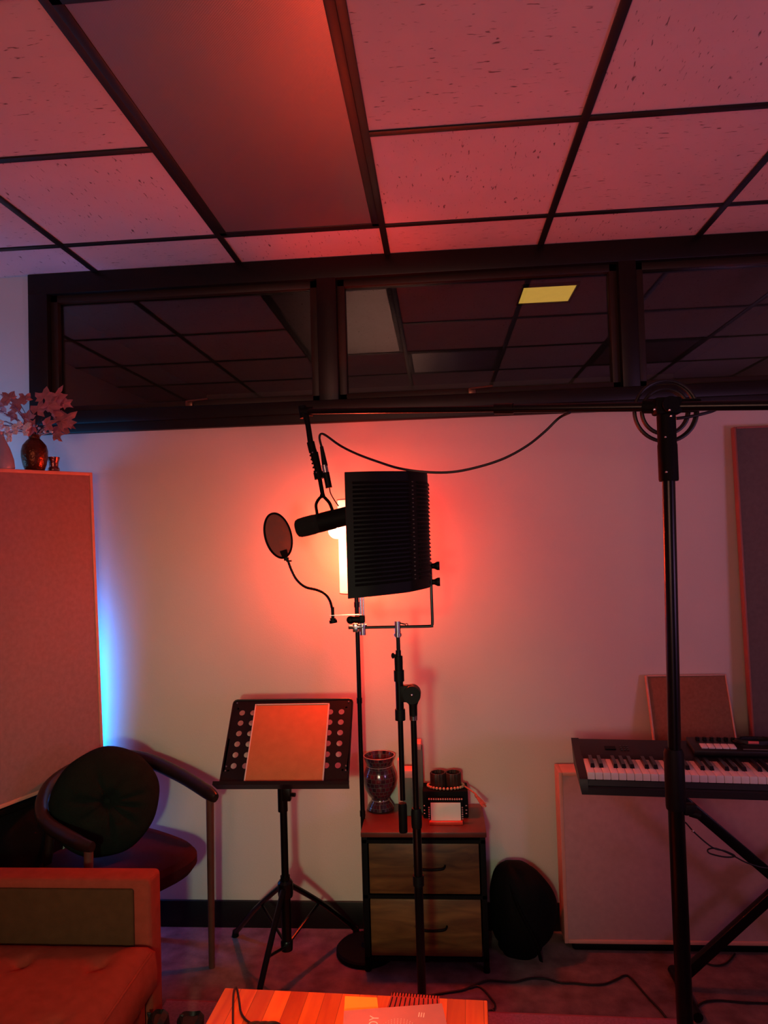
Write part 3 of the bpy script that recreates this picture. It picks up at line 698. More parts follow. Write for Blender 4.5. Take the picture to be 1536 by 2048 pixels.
for x in (CX0+.01, CX1-.01):
    for y in (CY0+.01, CY1-.01): rod(bm, (x, y, 0), (x, y, .012), .012, 12)
mk('frame', bm, blackm, t)
for z0, z1 in ((.272, .448), (.055, .253)):
    bm = B(); bb(bm, CX0+fwd+.004, CX1-fwd-.004, CY0+.002, CY1-.02, z0, z1, .003); d = mk('drawer', bm, drawerm, t)
    hz = (z0+z1)/2+.005 if z0 > .2 else (z0+z1)/2
    xm = (CX0+CX1)/2+.02
    bm = B(); tube(bm, cr([(xm-.055, CY0+.002, hz+.006), (xm-.045, CY0-.014, hz+.002), (xm, CY0-.018, hz), (xm+.045, CY0-.014, hz+.002), (xm+.055, CY0+.002, hz+.006)], 5), .005, 10, flat=.7); mk('handle', bm, rubber, d)

# mosaic vase
mp_ = at(761, 1608, 2.815); S4 = mp_.y/FPX
t = thing('mosaic_vase', 'round red mosaic glass lantern vase on the small cabinet', 'vase', (mp_.x, mp_.y, CZ+.0005))
prof = [(0, 0), (25, 0), (27, 2), (24, 9), (18, 17), (17, 21), (23, 28), (30, 41), (33, 56), (32, 68), (28, 79), (25, 85), (26, 90), (30, 99), (31, 105), (29, 105), (24, 91), (22, 85), (26, 76), (29, 58), (26, 42), (14, 26), (0, 25)]
bm = B(); lathe(bm, [(a*S4, h*S4) for a, h in prof], (mp_.x, mp_.y, CZ+.0005), seg=44, cap=False); mk('body', bm, mosaic, t)
for rr_, hh in ((30.5, 105), (25.5, 86), (17.5, 19)): bm = B(); tube(bm, [(mp_.x+rr_*S4*math.cos(a*PI/18), mp_.y+rr_*S4*math.sin(a*PI/18), CZ+hh*S4) for a in range(36)], .0013, 6, True); mk('wire_ring', bm, beads, t)

def onc(x0, x1, yt, yb, Y, d, name, label, cat, m):
    """a box standing on the cabinet, front face at depth Y"""
    a = at(x0, yb, Y); b_ = at(x1, yt, Y); bm = B(); bb(bm, a.x, b_.x, Y, Y+d, CZ+.0005, b_.z, .0015); o = mk(name, bm, m); tag(o, label, cat); return ctr(o)
o = onc(806, 826, 1556, 1615, 2.74, .06, 'box', 'small grey green box standing left of the tall slim box', 'box', teal)
bmx = B(); bb(bmx, o.location.x-.019, o.location.x+.019, 2.741, 2.799, at(815, 1556, 2.74).z, at(815, 1542, 2.74).z, .001); o2 = mk('notepad', bmx, pinkp); tag(o2, 'pink notepad lying on the small grey green box', 'notepad'); ctr(o2)
o = onc(827, 844, 1500, 1615, 2.77, .07, 'box', 'tall slim grey green box behind the microphone stand pole', 'box', teal)
bmx = B(); bb(bmx, o.location.x-.015, o.location.x+.015, 2.771, 2.839, at(835, 1500, 2.77).z, at(835, 1488, 2.77).z, .001); o2 = mk('notepad', bmx, pinkp); tag(o2, 'pink block lying on top of the tall slim box', 'notepad'); ctr(o2)
o = onc(797, 804, 1520, 1615, 2.76, .03, 'greeting_card', 'thin upright pink card between the mosaic vase and small box', 'card', pinkp)
# black jewellery box with studs
a = at(843, 1628, 2.72); b_ = at(939, 1582, 2.72)
t = thing('jewellery_box', 'black studded box carrying two dark cups and a bead string', 'box', ((a.x+b_.x)/2, 2.76, CZ))
bm = B(); bb(bm, a.x+.006, b_.x-.006, 2.72, 2.815, CZ+.0005, b_.z, .004); mk('body', bm, blackm, t)
bzt = b_.z
for x in (a.x+.012, b_.x-.014):
    for z in (CZ+.018, CZ+.03, CZ+.046):
        bm = B(); sph(bm, (x, 2.719, z), .0032, (1.3, .6, .8), 10); mk('stud', bm, chrome, t)
# two dark ridged cups
for k, px in enumerate((877, 907)):
    c = at(px, 1580, 2.765); r = 15.0*2.765/FPX; zt2 = at(px, 1544, 2.765).z
    t = thing('wooden_cup', ('left' if k == 0 else 'right')+' of two dark ridged cups standing on the black box', 'cup', (c.x, 2.765, bzt), 0, 'dark ridged cups on the black box')
    bm = B(); N = 48; 
    rows = []
    for z, kk in ((bzt+.0005, .94), (bzt+.004, 1), (zt2-.004, 1), (zt2, .96), (zt2, .84), (bzt+.012, .8)):
        rows.append([bm.verts.new((c.x+r*kk*(1+(.05 if i % 4 < 2 else -.02))*math.cos(2*PI*i/N), 2.765+r*kk*(1+(.05 if i % 4 < 2 else -.02))*math.sin(2*PI*i/N), z)) for i in range(N)])
    for i in range(len(rows)-1):
        for j in range(N): bm.faces.new((rows[i][j], rows[i][(j+1) % N], rows[i+1][(j+1) % N], rows[i+1][j]))
    bm.faces.new(rows[0][::-1]); bm.faces.new(rows[-1]); mk('body', bm, darkwood, t)
# bead string round the cups with its tassel hanging over the side
c = at(892, 1590, 2.765)
t = thing('bead_string', 'string of pale wooden beads with tassel draped on the black box', 'beads', (c.x, 2.765, bzt))
nb = 30; rb = .0054
for k in range(nb):
    a = 2*PI*k/nb; p = (c.x+.072*math.cos(a)*.93, 2.765+.040*math.sin(a), bzt+rb+.0008)
    bm = B(); sph(bm, p, rb, seg=10); mk('bead', bm, bead, t)
e0 = V((c.x+.068, 2.755, bzt+.008)); e1 = at(951, 1590, 2.72); e2 = at(968, 1612, 2.69)
bm = B(); tube(bm, cr([e0, e1+V((0, 0, .004)), e1], 4), .003, 8); lathe(bm, [(0, 0), (.005, 0), (.006, .006), (.005, .012), (0, .012)], e1, (e2-e1), 14, cap=False)
mk('cord', bm, tassel, t)
bm = B()
for k in range(26):
    j = V((random.uniform(-1, 1), random.uniform(-1, 1), random.uniform(-.6, .6))); rod(bm, e1+j*.003, e2+j*.010, .0013, 5, .001)
mk('tassel', bm, tassel, t)
# card holder
ca = at(862, 1640, 2.665); cb = at(921, 1606, 2.665)
t = thing('card_holder', 'beaded card holder with blank pale card and red base', 'card holder', ((ca.x+cb.x)/2, 2.68, CZ))
bm = B(); bb(bm, ca.x-.006, cb.x+.006, 2.655, 2.70, CZ+.0005, CZ+.012, .002); mk('base', bm, redpl, t)
bm = B(); bb(bm, ca.x-.008, cb.x+.008, 2.676, 2.684, CZ+.011, cb.z+.014, .002); mk('back_plate', bm, blackm, t)
bm = B(); bb(bm, ca.x, cb.x, 2.668, 2.6695, CZ+.012, cb.z, .0003); mk('card', bm, card, t)
nbx = 15
for i in range(nbx):
    bm = B(); sph(bm, (ca.x-.005+(cb.x-ca.x+.01)*i/(nbx-1), 2.674, cb.z+.010), .0034, seg=8); mk('bead', bm, beads, t)
for i in range(6):
    for x in (ca.x-.006, cb.x+.006):
        bm = B(); sph(bm, (x, 2.674, CZ+.016+i*.008), .0032, seg=8); mk('bead', bm, beads, t)

# ------------------------------------------------------------ black bag beside the cabinet
bc = V((.262, 2.745, 0)); bm = B(); N, Mv = 48, 24; rows = []
for j in range(Mv+1):
    v = j/Mv; z = .325*v
    env = (1-abs(2*max(v, .08)**.9-1)**2.6)**.5 if .0 < v < 1 else (.45 if v == 0 else .02)
    r0 = .118*max(env, .02 if v > .5 else .6)
    shx = -.012+.022*math.sin(v*3.0)-.02*v
    rows.append([bm.verts.new((bc.x+shx+r0*(1+.05*math.sin(3*a+v*4)+.03*math.sin(7*a-v*6)+.02*math.sin(13*a+5*v))*math.cos(a),
                               bc.y+r0*.86*(1+.05*math.sin(4*a+v*5))*math.sin(a), z)) for a in [2*PI*i/N for i in range(N)]])
for i in range(Mv):
    for k in range(N): bm.faces.new((rows[i][k], rows[i][(k+1) % N], rows[i+1][(k+1) % N], rows[i+1][k]))
bm.faces.new(rows[0][::-1]); bm.faces.new(rows[-1])
t = thing('backpack', 'slumped black bag on the floor right of the small cabinet', 'bag', bc)
mk('body', bm, bagm, t, ang=180)
bm = B(); tube(bm, cr([bc+V((-.05, -.07, .27)), bc+V((-.02, -.115, .2)), bc+V((.03, -.125, .1)), bc+V((.05, -.1, .02))], 6), .009, 8, flat=.4); mk('strap', bm, bagm, t)

# ------------------------------------------------------------ microphone stand
MY = 2.10
pxb, pxp = at(801, 1450, MY).x, at(835, 1700, MY).x
t = thing('microphone_stand', 'black microphone stand with its boom set upright carrying the vocal shield', 'microphone stand', (pxp, MY, 0))
def zM(y, x=810): return at(x, y, MY).z
bm = B(); lathe(bm, [(0, 0), (.125, 0), (.13, .006), (.13, .012), (.05, .022), (.018, .03), (.018, .045), (0, .045)], (pxp, MY, .0098), seg=48, cap=False); mk('base', bm, blackm, t)
bm = B(); rod(bm, (pxp, MY, .03), (pxp, MY, zM(1620)), .0125, 18); mk('lower_tube', bm, black, t)
bm = B(); rod(bm, (pxp, MY, zM(1625)), (pxp, MY, zM(1425)), .0088, 18); mk('upper_tube', bm, black, t)
bm = B(); lathe(bm, [(0, 0), (.0145, 0), (.0155, .01), (.0155, .045), (.013, .055), (0, .055)], (pxp, MY, zM(1655)), seg=20, cap=False); mk('height_grip', bm, rubber, t)
bm = B(); rod(bm, (pxp, MY, zM(1770)), (pxp, MY, zM(1750)), .016, 16); mk('lock_ring', bm, rubber, t)
bm = B(); rod(bm, (pxp, MY, zM(1440)), (pxp, MY, zM(1430)), .0115, 18); mk('collar_ring', bm, chrome, t)
zc2 = zM(1388)
bm = B(); lathe(bm, [(0, -.075), (.0115, -.075), (.012, -.045), (.018, -.03), (.02, -.01), (0, -.005)], (pxp, MY, zc2+.012), seg=20, cap=False)
rod(bm, (pxp-.002, MY+.018, zc2), (pxp-.002, MY-.02, zc2), .0255, 24); box(bm, ((pxp+pxb)/2, MY, zc2+.002), (abs(pxp-pxb), .024, .048), bev=.004)
clu = mk('clutch', bm, rubber, t)
bm = B(); sph(bm, (pxp-.002, MY-.022, zc2+.002), .0045, seg=10); mk('bolt', bm, chrome, clu)
bm = B(); box(bm, (pxb+.022, MY-.013, zc2-.002), (.009, .002, .028)); mk('rating_plate', bm, mat('worn_print', (90, 80, 74), .5, var=.6, vs=300), clu)
bm = B(); rod(bm, (pxb, MY, zM(1600)), (pxb, MY, zM(1300)), .0078, 16); rod(bm, (pxb, MY, zM(1420)), (pxb, MY, zM(1345)), .0115, 16); bo = mk('boom_tube', bm, black, t)
bm = B(); rod(bm, (pxb+.0005, MY, zM(1316)), (pxb+.0005, MY, zM(1268)), .0058, 14); mk('boom_extension', bm, black, t)
bm = B(); rod(bm, (pxb, MY, zM(1344)), (pxb, MY, zM(1312)), .0118, 16); rod(bm, (pxb, MY, zM(1362)), (pxb, MY, zM(1340)), .0148, 16); mk('boom_clamp', bm, rubber, t); bm = B(); rod(bm, (pxb, MY, zM(1440)), (pxb, MY, zM(1418)), .0148, 16); mk('stop_ring', bm, rubber, t); bm = B(); rod(bm, (pxb, MY, zM(1330)), (pxb, MY, zM(1312)), .012, 16)
rod(bm, (pxb, MY, zM(1312)), (pxb-.014, MY, zM(1311)), .005, 10); sph(bm, (pxb-.016, MY, zM(1311)), .0085, (.6, 1, 1), 12); mk('boom_knob', bm, rubber, t)
bm = B(); lathe(bm, [(0, 0), (.0118, 0), (.0125, .004), (.0125, .075), (.011, .082), (0, .082)], (pxb-.001, MY, zM(1664)), seg=22, cap=False); mk('counterweight', bm, blackm, t)

# ------------------------------------------------------------ vocal shield
zbar = at(780, 1254, MY).z; xbl = at(697, 1254, MY).x; xbr = at(865, 1254, MY).x
t = thing('vocal_shield', 'curved black vocal shield with rows of slots clamped on the stand', 'vocal shield', (pxb, MY, zbar))
xa, xk, xe = at(693, 1070, 1.86).x, at(806, 1070, 1.925).x, at(858, 1070, 2.09).x
plan = cr([(xa, 1.86, 0), (xa+(xk-xa)*.5, 1.878, 0), (xk, 1.918, 0), (xk+.028, 1.945, 0), (xe-.004, 2.03, 0), (xe, 2.10, 0), (xe-.004, 2.17, 0), (xk+.028, 2.255, 0), (xk, 2.282, 0), (xa+(xk-xa)*.5, 2.322, 0), (xa, 2.34, 0)], 6)
zlo, zhi = at(693, 1198, 1.86).z, at(693, 944, 1.86).z
NP = len(plan); cen = V((xa, 2.10, 0))
def sh_n(i):
    tt = (plan[min(i+1, NP-1)]-plan[max(i-1, 0)]).normalized(); return V((tt.y, -tt.x, 0))   # outwards
def ztop(i):
    u = abs(i/(NP-1)*2-1); return zhi+.006*(1-u)
def zbot(i):
    u = abs(i/(NP-1)*2-1); return zlo+.012*(1-u**2)
bm = B(); NZ = 2
cols_ = []
for i in range(NP):
    n = sh_n(i); cols_.append([[bm.verts.new(plan[i]+n*d+V((0, 0, z))) for z in (zbot(i), zbot(i)+.012, ztop(i)-.012, ztop(i))] for d in (0, -.012)])
for i in range(NP-1):
    a, c = cols_[i], cols_[i+1]
    for k in range(3):
        bm.faces.new((a[0][k], c[0][k], c[0][k+1], a[0][k+1])); bm.faces.new((a[1][k+1], c[1][k+1], c[1][k], a[1][k]))
    bm.faces.new((a[0][3], c[0][3], c[1][3], a[1][3])); bm.faces.new((a[1][0], c[1][0], c[0][0], a[0][0]))
for i in (0, NP-1):
    a = cols_[i]
    for k in range(3): bm.faces.new((a[0][k], a[0][k+1], a[1][k+1], a[1][k]))
# louvre ribs standing out of the outer skin
groups = [(2, 16), (20, NP-21), (NP-17, NP-5)]
nr = 24
for g0, g1 in groups:
    for k in range(nr):
        f = (k+.5)/nr
        rows = []
        for i in range(g0, g1+1):
            z = zbot(i)+.026+(ztop(i)-zbot(i)-.05)*f; n = sh_n(i)
            rows.append([bm.verts.new(plan[i]+n*.0003+V((0, 0, z+.0042))), bm.verts.new(plan[i]+n*.0045+V((0, 0, z-.001))), bm.verts.new(plan[i]+n*.0003+V((0, 0, z-.0025)))])
        for a, c in zip(rows[:-1], rows[1:]):
            for m_ in range(3): bm.faces.new((a[m_], c[m_], c[(m_+1) % 3], a[(m_+1) % 3]))
        bm.faces.new(rows[0][::-1]); bm.faces.new(rows[-1])
shell = mk('shell', bm, shieldm, t)
slotm = mat('slot_edge_metal', (120, 112, 108), .4, .5)
for side in (18, NP-19):
    for k in range(nr):
        f = (k+.5)/nr; z = zbot(side)+.026+(ztop(side)-zbot(side)-.05)*f; n = sh_n(side); tt = (plan[side+1]-plan[side-1]).normalized()
        bm = B(); box(bm, plan[side]+n*.0008+V((0, 0, z+.001)), (.0055, .002, .0026), Matrix((tt, n, V((0, 0, 1)))).transposed()); mk('slot', bm, slotm, shell)
bm = B(); cols_ = []
for i in range(1, NP-1):
    n = sh_n(i); cols_.append([bm.verts.new(plan[i]-n*d+V((0, 0, z))) for d, z in ((.012, zbot(i)+.014), (.03, zbot(i)+.016), (.03, ztop(i)-.016), (.012, ztop(i)-.014))])
for a, c in zip(cols_[:-1], cols_[1:]):
    for k in range(4): bm.faces.new((a[k], c[k], c[(k+1) % 4], a[(k+1) % 4]))
bm.faces.new(cols_[0][::-1]); bm.faces.new(cols_[-1]); mk('foam_lining', bm, foam, t)
# bracket: flat bar, upright rod at the back, knobs, clamp
bm = B()
tube(bm, cr([(xbl, MY, zbar), (xbl+.09, MY, zbar), (xbr-.012, MY, zbar), (xbr-.003, MY, zbar+.003), (xbr, MY, zbar+.012), (xbr, MY, zbar+.09), (xbr, MY, at(865, 1124, MY).z)], 5), .0042, 10); mk('bracket', bm, black, t)
bm = B(); bb(bm, xbl, xbl+.045, MY-.012, MY+.012, zbar+.001, zbar+.006, .002); bb(bm, pxb-.13, pxb-.115, MY-.01, MY+.01, zbar-.012, zbar+.012, .002); mk('bar_plate', bm, chrome, t)
for y in (1132, 1164):
    z = at(865, y, MY).z
    bm = B(); rod(bm, (xe-.014, MY, z), (xbr+.012, MY, z), .003, 10); rod(bm, (xbr+.004, MY, z), (xbr+.010, MY, z), .008, 14); rod(bm, (xbr+.010, MY, z), (xbr+.018, MY, z), .008, 14, .012); rod(bm, (xbr+.018, MY, z), (xbr+.026, MY, z), .0125, 14)
    mk('knob', bm, rubber, t)
bm = B(); rod(bm, (pxb, MY, at(803, 1274, MY).z), (pxb, MY, at(803, 1242, MY).z), .0088, 18); rod(bm, (pxb, MY, at(803, 1272, MY).z), (pxb, MY, at(803, 1266, MY).z), .0115, 18)
cl = mk('stand_socket', bm, chrome, t)
bm = B(); q = (pxb+.008, MY, at(803, 1246, MY).z); tube(bm, [q, (q[0]+.014, MY, q[2]-.004)], .0018, 6); tube(bm, [(q[0]+.0185+.0035*math.cos(a*PI/6), MY, q[2]-.005+.0035*math.sin(a*PI/6)) for a in range(12)], .0012, 6, True); mk('key_wire', bm, rubber, cl)
xr = at(724, 1230, MY).x
bm = B(); rod(bm, (xr+.001, MY, at(724, 1270, MY).z), (xr+.001, MY, at(724, 1250, MY).z), .0088, 18); rod(bm, (xr-.0035, MY, zbar), (xr-.0035, MY, zlo+.03), .0035, 12); rod(bm, (xr+.0045, MY, zbar), (xr+.0045, MY, zlo+.03), .0028, 12)
rod(bm, (xr+.001, MY, zbar+.004), (xr+.001, MY, zbar+.009), .013, 16); mk('mounting_post', bm, chrome, t)

# ------------------------------------------------------------ pop filter
t = thing('pop_filter', 'round pop filter on a bent gooseneck left of the microphone', 'pop filter', at(708, 1240, MY))
pc2 = at(557, 1071, MY); axu = (at(570, 1115, MY)-at(546, 1027, MY)).normalized()      # long axis in view
rlong = (at(570, 1115, MY)-at(546, 1027, MY)).length/2
view = (pc2-V((0, 0, CH))).normalized()
# disc plane: contains axu, turned so that it looks 0.57 as wide as long
side = axu.cross(view).normalized(); asp = .56; ca_ = asp; sa_ = math.sqrt(1-asp*asp)
axv = (side*ca_+view*sa_).normalized()
bm = B(); ringp = [pc2+axu*rlong*math.cos(a*PI/24)+axv*rlong*math.sin(a*PI/24) for a in range(48)]
tube(bm, ringp, .0032, 8, True); mk('ring', bm, blackm, t)
meshm = bpy.data.materials.new('nylon_mesh'); meshm.use_nodes = True; nt = meshm.node_tree; b = nt.nodes['Principled BSDF']
b.inputs['Base Color'].default_value = (.030, .020, .018, 1); b.inputs['Roughness'].default_value = .8
tr = nt.nodes.new('ShaderNodeBsdfTransparent'); mxs = nt.nodes.new('ShaderNodeMixShader'); wv = nt.nodes.new('ShaderNodeTexWave'); wv.inputs['Scale'].default_value = 300
rg = nt.nodes.new('ShaderNodeMapRange'); rg.inputs['To Min'].default_value = .66; rg.inputs['To Max'].default_value = .80
nt.links.new(wv.outputs['Fac'], rg.inputs['Value']); nt.links.new(rg.outputs[0], mxs.inputs[0])
nt.links.new(tr.outputs[0], mxs.inputs[1]); nt.links.new(b.outputs[0], mxs.inputs[2]); nt.links.new(mxs.outputs[0], nt.nodes['Material Output'].inputs[0])
bm = B(); nd = axu.cross(axv).normalized()
prism(bm, [pc2+axu*rlong*.985*math.cos(a*PI/24)+axv*rlong*.985*math.sin(a*PI/24)-nd*.0005 for a in range(48)], nd*.001); mk('mesh_screen', bm, meshm, t)
e = pc2+axu*rlong
bm = B(); prism(bm, [e-axu*.022+axv*.03*k*.5+axu*abs(k)*-.0 for k in (-1, 1)]+[e+axv*.012, e-axv*.012], nd*.006)
box(bm, at(573, 1118, MY), (.014, .012, .010), bev=.002); box(bm, at(578, 1122, MY), (.016, .006, .005)); mk('ring_clip', bm, rubber, t)
gn = cr([at(575, 1118, MY), at(583, 1140, MY), at(594, 1160, MY), at(611, 1174, MY), at(634, 1180, MY), at(650, 1188, MY), at(660, 1202, MY), at(665, 1222, MY)], 8)
bm = B(); tube(bm, gn, [.0036 if k % 2 else .0042 for k in range(len(gn))], 10); mk('gooseneck', bm, black, t)
bm = B(); a = at(665, 1214, MY); c = at(666, 1245, MY); rod(bm, a, c, .0048, 12); rod(bm, at(666, 1236, MY), at(666, 1240, MY), .0085, 14); rod(bm, at(666, 1240, MY), at(667, 1246, MY), .0115, 14)
mk('tension_knob', bm, rubber, t)
bm = B(); bb(bm, a.x-.008, xr, MY-.006, MY+.006, at(690, 1230, MY).z-.001, at(690, 1230, MY).z+.0012); mk('arm_bar', bm, chrome, t)
bm = B(); p = at(712, 1239, MY); rod(bm, p+V((-.018, 0, 0)), p+V((.016, 0, 0)), .0095, 12); sph(bm, at(701, 1240, MY), .012, (1, 1, 1), 12); box(bm, at(724, 1238, MY), (.016, .024, .022), bev=.003); mk('clamp', bm, rubber, t)

# ------------------------------------------------------------ heavy boom stand on the right
SY_ = 1.75
ptop = at(1335, 900, SY_); pbx = at(1348, 1500, SY_).x
t = thing('boom_stand', 'tall heavy black boom stand in front of the keyboard', 'boom stand', (pbx, SY_, 0))
def zS(y): return at(1345, y, SY_).z
lx = pbx-.002
bm = B(); rod(bm, (pbx-.001, SY_, .30), (pbx-.001, SY_, zS(1600)), .0185, 22, .0185); mk('lower_tube', bm, black, t)
bm = B(); rod(bm, (pbx-.001, SY_, zS(1610)), (ptop.x+.0, SY_, zS(940)), .0148, 22); mk('upper_tube', bm, black, t)
bm = B(); lathe(bm, [(0, 0), (.0215, 0), (.0225, .006), (.0225, .13), (.019, .14), (0, .14)], (pbx-.001, SY_, zS(1618)), seg=24, cap=False)
box(bm, (pbx+.03, SY_, zS(1618)), (.03, .02, .026), bev=.004); rod(bm, (pbx+.03, SY_, zS(1625)), (pbx+.052, SY_-.004, zS(1630)), .0095, 12); mk('height_clamp', bm, rubber, t)
bm = B(); sph(bm, (pbx+.031, SY_-.012, zS(1658)), .003, seg=8); mk('screw', bm, chrome, t)
bm = B(); lathe(bm, [(0, 0), (.0215, 0), (.0225, .004), (.0225, .085), (.0215, .09), (.0215, .155), (.0, .155)], (ptop.x, SY_, zS(962)), seg=24, cap=False); top = mk('sleeve', bm, blackm, t)
for (x, y, r) in ((1331, 874, .0028), (1333, 944, .0032)):
    bm = B(); q = at(x, y, SY_-.022); sph(bm, q, r, seg=10); mk('screw', bm, chrome, top)
bcn = at(1333, 813, SY_); mend = at(606, 823, 2.10)
bd = (mend-bcn).normalized()
bm = B(); rod(bm, (ptop.x, SY_, zS(862)), (ptop.x, SY_, bcn.z-.012), .017, 18); box(bm, bcn, (.062, .042, .040), bev=.006); rod(bm, bcn+V((.0, -.035, 0)), bcn+V((0, .035, 0)), .019, 20); rod(bm, bcn+V((-.02, 0, 0)), bcn+V((-.05, .015, .004)), .016, 14)
box(bm, bcn+V((.05, 0, 0)), (.055, .03, .03), bev=.006); hd = mk('swivel_head', bm, blackm, t)
for (x, y) in ((1309, 819), (1339, 820), (1342, 832)):
    bm = B(); sph(bm, at(x, y, SY_-.037), .0032, seg=8); mk('bolt', bm, chrome, hd)
bm = B(); rod(bm, bcn-bd*.72, bcn+bd*.40, .0115, 16); mk('boom_tube', bm, black, t)
bm = B(); rod(bm, bcn+bd*.38, mend, .0085, 14); rod(bm, bcn+bd*.37, bcn+bd*.42, .0145, 16); mk('boom_extension', bm, black, t)
bm = B(); rod(bm, bcn-bd*.70, bcn-bd*.86, .035, 24); mk('counterweight', bm, blackm, t)
hb = V((pbx-.001, SY_, .33))
bm = B(); lathe(bm, [(0, -.04), (.03, -.04), (.034, -.03), (.034, .03), (.026, .04), (0, .04)], hb, seg=24, cap=False); mk('leg_hub', bm, rubber, t)
for ang in (-90, 30, 150):
    a = math.radians(ang); d = V((math.cos(a), math.sin(a), 0)); ft = V((hb.x, hb.y, 0))+d*.40; ft.z = .0298
    bm = B(); rod(bm, hb+d*.03, ft, .0125, 12); l = mk('leg', bm, black, t)
    bm = B(); rod(bm, ft-V((0, 0, .02)), ft+V((0, 0, .015)), .018, 12, .015); mk('rubber_foot', bm, rubber, l)
# drop arm at the boom's end
bm = B(); rod(bm, mend+V((-.006, 0, 0)), mend+V((.03, 0, -.001)), .014, 14)
g = None; rod(bm, at(604, 812, 2.10), at(608, 836, 2.10), .012, 14); rod(bm, mend+V((.006, 0, 0)), at(616, 850, 2.10), .010, 12, .008); rod(bm, at(616, 850, 2.10), at(621, 884, 2.10), .008, 12, .0085); rod(bm, at(621, 884, 2.10), at(626, 905, 2.10), .0115, 12); 
mk('drop_arm', bm, blackm, t)

# ------------------------------------------------------------ microphone
YM = 2.10
ma, mb = at(592, 1058, YM), at(708, 1028, YM); md = (mb-ma).normalized(); mb = ma+md*.185
t = thing('microphone', 'black broadcast microphone hanging from the boom in front of the lamp', 'microphone', ma.lerp(mb, .5))
s = FPX/YM; rM = 19.5/s
prof = [(0, 0), (rM*.62, .0), (rM*.86, .004), (rM*.98, .012), (rM*1.02, .03), (rM*1.02, .055), (rM*.98, .064), (rM*1.0, .070), (rM*1.0, .115), (rM*.94, .119), (rM*.97, .124), (rM*.97, .165), (rM*.8, .180), (rM*.4, .185), (0, .185)]
bm = B(); lathe(bm, prof[7:], ma, md, 32, cap=True); body = mk('body', bm, blackm, t)
bm = B(); lathe(bm, prof[:8], ma, md, 32, cap=True); mk('windscreen', bm, foam, t)
nk = at(645, 991, YM); pe = at(665, 1016, YM)
bm = B()
tube(bm, cr([nk, at(637, 999, YM-.018), at(632, 1010, YM-.026), at(634, 1026, YM-.026), at(635, 1040, YM-.020)], 5), .0048, 8, flat=.8)
tube(bm, cr([nk, at(652, 998, YM+.012), at(660, 1008, YM+.018), at(668, 1030, YM+.016)], 5), .0052, 8, flat=.8)
sph(bm, nk, .008, seg=10); mk('yoke', bm, blackm, t)
bm = B(); rod(bm, at(626, 900, YM), at(631, 922, YM), .0105, 14)
for k in range(5): rod(bm, at(627+k*2, 908+k*8, YM), at(627.8+k*2, 911+k*8, YM), .0125, 14)
rod(bm, at(629, 905, YM), at(638, 948, YM), .0105, 14); rod(bm, at(636, 944, YM), at(639, 958, YM), .0142, 14); rod(bm, at(639, 955, YM), at(646, 993, YM), .0062, 12)
mk('swivel_mount', bm, blackm, t)
for x, y in ((625, 905), (633, 945), (645, 956)):
    bm = B(); sph(bm, at(x, y, YM-.012), .0028, seg=8); mk('screw', bm, chrome, t)
# microphone cable along and under the boom
t = thing('microphone_cable', 'black microphone cable drooping from the boom to the microphone', 'cable', at(648, 930, YM))
bm = B(); pts = [(648, 908, 2.08), (643, 893, 2.08), (639, 876, 2.08), (642, 868, 2.08), (652, 871, 2.08), (680, 891, 2.07), (714, 908, 2.02), (760, 925, 1.93), (800, 937, 1.86), (850, 944, 1.85), (905, 944, 1.85), (960, 933, 1.85), (1010, 916, 1.85), (1055, 891, 1.85), (1090, 863, 1.85), (1118, 836, 1.84), (1140, 825, 1.80)]
tube(bm, cr([at(*p) for p in pts], 5), .0034, 8)
mk('cord', bm, cable_m, t)
bm = B(); rod(bm, at(643, 893, 2.08), at(650, 932, 2.08), .005, 12, .0085); rod(bm, at(652, 945, 2.08), at(658, 976, 2.08), .0095, 14); mk('plug_boot', bm, rubber, t)
bm = B(); rod(bm, at(649, 930, 2.08), at(652, 946, 2.08), .0088, 14); mk('plug_barrel', bm, chrome, t)
bm = B(); tube(bm, cr([at(659, 975, 2.08), at(661, 986, 2.08), at(668, 999, 2.08), at(677, 1012, 2.09)], 5), .0018, 6); mk('thin_lead', bm, cable_m, t)
# spare cable coiled on the stand's head
t = thing('coiled_cable', 'black cable coiled in loops behind the top of the boom stand', 'cable', at(1333, 885, SY_+.03))
cc_ = at(1332, 822, SY_+.045); bm = B()
for r, dy in ((.0745, 0), (.073, .01), (.0555, .004), (.0545, .014)):
    tube(bm, [cc_+V((r*math.cos(a*PI/24), dy, r*math.sin(a*PI/24))) for a in range(48)], .0042, 8, True)
tube(bm, cr([at(1352, 837, SY_+.03), at(1375, 834, SY_+.03), at(1400, 829, SY_+.03), at(1425, 822, SY_+.03), at(1445, 812, SY_+.02)], 5), .0038, 8)
o = mk('cable_loops', bm, cable_m, t)

# ------------------------------------------------------------ keyboard
ka = az(1160, 1589, .742); kb_ = az(1536, 1601, .742); ang = math.atan2(kb_.y-ka.y, kb_.x-ka.x)
t = thing('keyboard', 'black electronic keyboard with white keys across the folding stand', 'keyboard', ka, ang)
kw = .0232; nw = 36; KW = nw*kw+.05; KD = .295
bm = B()
sec = [(0, 0), (.0, .020), (.004, .024), (.012, .024), (.014, .040), (.155, .046), (.156, .062), (.175, .072), (KD, .086), (KD, 0)]
prism(bm, [(0.022, y, z) for y, z in sec], (KW-.044, 0, 0))
cheek = [(0, 0), (-.001, .034), (.004, .046), (.02, .052), (.156, .066), (KD, .089), (KD, 0)]
prism(bm, [(0, y, z) for y, z in cheek], (.025, 0, 0)); prism(bm, [(KW-.025, y, z) for y, z in cheek], (.025, 0, 0))
for v in bm.verts:
    if v.co.x < .001 and v.co.z < .03: v.co.x += .006
case = mk('case', bm, kbbody, t, True)
names = 'CDEFGAB'; bm = B()
